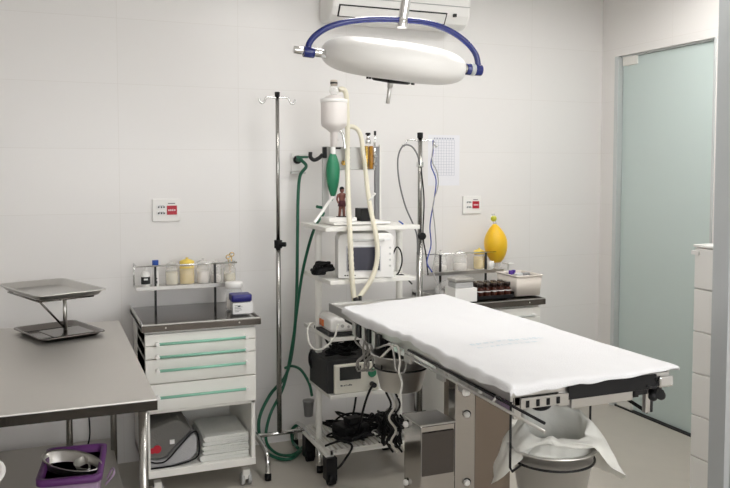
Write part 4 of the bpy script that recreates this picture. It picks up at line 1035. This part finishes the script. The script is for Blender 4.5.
# buckets
def bucket(c, r, h, lb, ringz, hang, grp):
    t = thing('steel_bucket', lb, 'bucket', (c.x, c.y, c.z-h), grp)
    b = c-Vector((0, 0, h))
    prof = [(r*.66, 0), (r*.70, .004), (r*.97, h-.006), (r*1.04, h-.004), (r*1.04, h), (r*.96, h), (r*.68, .010), (r*.62, .006)]
    obj('bucket_wall', MB().lathe(prof, b, 40), mat('bucket_steel', (.66, .65, .63), .36, 1), t)
    k = r*.70+(r*.97-r*.70)*((ringz-b.z)/h)
    return t, k
G4 = 'buckets hanging from the operating table'
c1 = py(401, 356, 2.60); r1_ = .108
rz1 = py(401, 376, 2.5).z
bt, rr = bucket(Vector((c1.x, 2.60, py(401, 352, 2.6).z)), r1_, py(401, 350, 2.6).z-py(401, 395, 2.50).z, 'steel bucket hanging in a ring below the left edge of the operating table', rz1, None, G4)
rzz = bt.location.z+.085
k = r1_*.70+(r1_*.27)*(.085/(.145))+.006
m = MB(); cb = Vector((bt.location.x, 2.60, rzz))
m.tube([cb+Vector((k*math.cos(a), k*math.sin(a), 0)) for a in [2*PI*i/16 for i in range(16)]], .0035, 8, closed=True, sub=3)
for a in (math.radians(200), math.radians(100), math.radians(-10)):
    q = cb+Vector((k*math.cos(a), k*math.sin(a), 0)); m.cyl(q, Vector((max(q.x+.0, OX0+.0), q.y, OT-.03)), .003, n=8)
obj('bucket_ring', m, BLACKP, opt)
tag(obj('hanging_lead', MB().tube([Vector((1.09, 2.56, .78)), py(396, 345, 2.44), py(400, 360, 2.42), py(399, 372, 2.41), py(402, 384, 2.40), py(399, 398, 2.40)], .004, 8), WCABLE), 'pale lead hanging over the front of the bucket under the table edge', 'cable')
tag(obj('clip_lead', MB().tube([Vector((1.10, 2.62, .80)), py(390, 345, 2.45), py(394, 356, 2.43), py(396, 370, 2.42), py(404, 372, 2.42), py(408, 355, 2.42), py(412, 348, 2.44)], .0035, 8), GREYC), 'grey clip lead looped across the bucket under the table edge', 'cable')
c2 = Vector((py(552, 460, 1.80).x, 1.80, 0)); rim2 = py(552, 444, 1.80).z
bt2, _ = bucket(Vector((c2.x, 1.80, rim2)), .118, .20, 'steel bucket with plastic liner hanging under the near end of the operating table', 0, None, G4)
# ring and hanger
zr = rim2-.035; k = .118*.70+.118*.27*(.165/.20)+.006
m = MB(); cb = Vector((c2.x, 1.80, zr))
m.tube([cb+Vector((k*math.cos(a), k*math.sin(a), 0)) for a in [2*PI*i/16 for i in range(16)]], .0035, 8, closed=True, sub=3)
hx0 = py(510.5, 430, OY0+.01).x
m.tube([Vector((hx0, OY0+.01, OT-.03)), Vector((hx0, OY0+.01, zr+.012)), Vector((hx0+.008, OY0+.012, zr)), cb+Vector((-k*.98, -.02, 0))], .0034, 8, smooth=False)
hx1 = py(590, 430, 1.84).x
m.cyl(Vector((hx1, 1.84, OT-.03)), Vector((hx1, 1.84, zr+.0)), .0034, n=8).cyl(Vector((hx1, 1.84, zr)), cb+Vector((k*.95, .03, 0)), .0034, n=8)
obj('bucket_ring', m, BLACKP, opt)
# liner bag : crumpled open film
m = MB(); N = 44; rows = []
import mathutils.noise as mn
random.seed(3)
ph = [random.uniform(0, 6.28) for _ in range(6)]
def wob(a, k_): return sum(math.sin(a*f+ph[j]+k_*1.3)/f for j, f in enumerate((2, 3, 5, 7)))
levels = [(.078, -.17, .0, 0), (.104, -.04, .0, 0), (.100, .0, .004, .1), (.084, .030, .006, .5), (.078, .060, .008, .9), (.083, .068, .009, 1), (.096, .062, .010, 1.1), (.112, .036, .012, 1.2), (.134, .012, .014, 1.3), (.150, -.020, .018, 1.4), (.162, -.060, .024, 1.5), (.176, -.10, .028, 1.6)]
for r, z, am, kk in levels:
    row = []
    for i in range(N):
        a = 2*PI*i/N
        droop = 0
        rr_ = r+am*wob(a, kk)
        zz_ = z + am*1.1*wob(a+1, kk)
        # outer flap cut short at the left-front so the bucket shows
        front = max(0, math.cos(a-math.radians(245)))
        if kk >= 1.3: zz_ += (.020-z)*min(1, front*1.3); rr_ -= (r-.126)*min(1, front*1.3)
        # spout open toward right front: lower lip
        zz_ -= .034*math.cos(a-math.radians(250))*(1 if kk >= .5 and kk <= 1.1 else 0)
        q_ = Vector((math.cos(a)*3, math.sin(a)*3, z*26+kk*3)); nn = mn.noise(q_)+.6*mn.noise(q_*2.3)
        if kk > .3: rr_ += .017*nn; zz_ += .016*mn.noise(q_*1.7+Vector((5, 5, 5)))
        row.append(m.b.verts.new((c2.x+.012*(kk)+rr_*math.cos(a), 1.80+rr_*math.sin(a), rim2+zz_)))
    rows.append(row)
for a, b in zip(rows, rows[1:]): m.skin(a, b)
m.b.faces.new(rows[0][::-1])
tag(obj('bucket_liner', m, BAGP, sub=1), 'crumpled translucent plastic liner bag spilling over the near bucket', 'liner bag')

# sheet
def lerp(a, b, s): return a+(b-a)*s
m = MB(); NU, NV = 60, 34
SXa, SXb = OX0-.008, OX1+.008
ya0, ya1 = OY0-.012, 3.05
grid = []
import mathutils.noise as mn
def sheet_pt(s, q):
    # s along length from near end (0) to head (1), q across from left (-) to right (+); beyond 0..1 hangs
    L = 1.0
    far = lerp(A_.y+.01, B_.y, max(0, min(1, q)))
    y = lerp(ya0, far, s); x = lerp(SXa, SXb, q)
    z = OT+.0195
    n = mn.noise(Vector((x*5, y*4, .3)))*.004+mn.noise(Vector((x*13, y*11, 2)))*.0018
    e_ = max(0, .22-q)/.22+max(0, .10-s)/.10*.6
    rid = 1-abs(mn.noise(Vector((x*9+y*5, y*13-x*6, 7)))*2)
    return Vector((x, y, z+max(-.001, n)+.010*min(1, e_)*max(0, rid)**3))
QS = [-.090, -.075, -.055, -.034, -.014] + [i/24 for i in range(25)] + [1.01, 1.02, 1.03, 1.042]
SS = [-.026, -.018, -.009] + [i/44 for i in range(45)] + [1.012, 1.02]
for s in SS:
    row = []
    for q in QS:
        p = sheet_pt(max(0, min(1, s)), max(0, min(1, q))); zt0_ = p.z
        W_ = SXb-SXa; Lg = 1.35
        if q < 0:
            d = -q*W_
            wv = .010*math.sin(p.y*34)+.008*math.sin(p.y*61+1)
            near = max(0, 1-(p.y-ya0)/.35)
            hang = d*(.70+.18*math.sin(p.y*9+2)) 
            fold = min(1, d/.02)
            p.x -= fold*.006+(d*.28)*max(0, wv*40+.3)*(.5+near)
            p.z -= max(0, hang-.004)+.0
        elif q > 1:
            d = (q-1)*W_; p.x += min(d, .006); p.z -= max(0, d-.004)*1.0
        if s < 0:
            d = -s*Lg
            k_ = .3+.7*max(0, 1-max(0, q)*1.15)   # hangs lower toward the left corner
            p.y -= min(d, .012)+d*.15; p.z -= max(0, d-.006)*k_
            p.z += .003*math.sin(p.x*50)*(d/.05)
        if s < 0 and q < 0: p.z = zt0_-.55*(zt0_-p.z)
        if s < 0 and q > 1: p.z = zt0_-.6*(zt0_-p.z)
        if s > 1: p.z -= (s-1)*Lg*.35
        row.append(m.b.verts.new(p))
    grid.append(row)
for i in range(len(grid)-1):
    for j in range(len(grid[0])-1):
        f = m.b.faces.new((grid[i][j], grid[i][j+1], grid[i+1][j+1], grid[i+1][j])); f.smooth = True
t = obj('bed_sheet', m, CLOTH, solid=.0025, sub=1)
tag(t, 'white cloth sheet spread over the operating table', 'sheet')
# faint printed lettering strokes on the sheet
m = MB()
random.seed(5)
def sheet_top(x, y): return OT+.0195+.0045
for row_, (vv, un0, un1) in enumerate(((340, 474, 528), (346.5, 470, 520))):
    pass
t0 = pz(472, 345, OT+.022); t1 = pz(545, 338, OT+.022); u_ = (t1-t0); Ln = u_.length; u_.normalize(); w_ = Vector((-u_.y, u_.x, 0))
for row_ in range(2):
    s_ = 0
    while s_ < Ln*(.95 if row_ == 0 else .8):
        ww = random.uniform(.010, .020); hh = .020 if row_ == 0 else .012
        o_ = t0+u_*s_-w_*(row_*.042)
        zt_ = mn.noise(Vector((o_.x*5, o_.y*4, .3)))*.004
        for (a, b, cx_, dx_) in ((0, .22, 0, 1), (.78, 1, 0, 1), (0, 1, 0, .2), (.4, .6, .1, .9)):
            if random.random() < .25: continue
            q = [o_+u_*(ww*cx_)+w_*(hh*a), o_+u_*(ww*dx_)+w_*(hh*a), o_+u_*(ww*dx_)+w_*(hh*b), o_+u_*(ww*cx_)+w_*(hh*b)]
            for p in q:
                n = mn.noise(Vector((p.x*5, p.y*4, .3)))*.004+mn.noise(Vector((p.x*13, p.y*11, 2)))*.0018
                p.z = OT+.0195+max(-.001, n)+.0020
            m.b.faces.new([m.b.verts.new(p) for p in q])
        s_ += ww+.007
obj('sheet_print', m, INKB, t, label='faint pale blue print')
# folded second layer at the head of the sheet
# ---------------------------------------------------------- drawer tower
TXx = 2.60
ty1 = px(691, 400, TXx).y; tzt = px(693, 244, TXx).z
t = thing('drawer_tower', 'tall narrow white drawer tower beside the grey aluminium door jamb', 'drawer tower', (TXx+.17, 2.33, 0))
obj('casing', MB().box((TXx+.012, 2.06, 0), (TXx+.34, ty1, tzt-.012)), WHITE, t, .003)
obj('top_panel', MB().box((TXx-.004, 2.05, tzt-.012), (TXx+.345, ty1+.004, tzt)), WPLASTIC, t, .003)
zs_ = [px(693, v, TXx).z for v in (288, 330.5, 372.4, 414.2, 456)]
zs_ = [tzt-.013]+zs_; pitch = (zs_[1]-zs_[-1])/4
z = zs_[-1]
while z-pitch > .02: z -= pitch; zs_.append(z)
zs_.append(0.012)
for za, zb in zip(zs_, zs_[1:]):
    if za-zb < .03: continue
    obj('drawer', MB().box((TXx, 2.065, zb+.002), (TXx+.3, ty1-.002, za-.002)), WPLASTIC, t, .003)
obj('tab', MB().box((TXx-.006, ty1-.03, px(691, 254, TXx).z), (TXx+.01, ty1+.012, px(691, 250, TXx).z)), WPLASTIC, t)

# ------------------------------------------------------------------ render
sc.view_settings.view_transform = 'Standard'; sc.view_settings.look = 'None'; sc.view_settings.gamma = 1
sc.view_settings.exposure = -0.10; sc.view_settings.use_curve_mapping = False
wd = bpy.data.worlds.new('world'); wd.use_nodes = True; sc.world = wd
wd.node_tree.nodes['Background'].inputs[0].default_value = (.5, .5, .5, 1); wd.node_tree.nodes['Background'].inputs[1].default_value = .3

sc.cycles.max_bounces = 14; sc.cycles.diffuse_bounces = 8; sc.cycles.transmission_bounces = 10
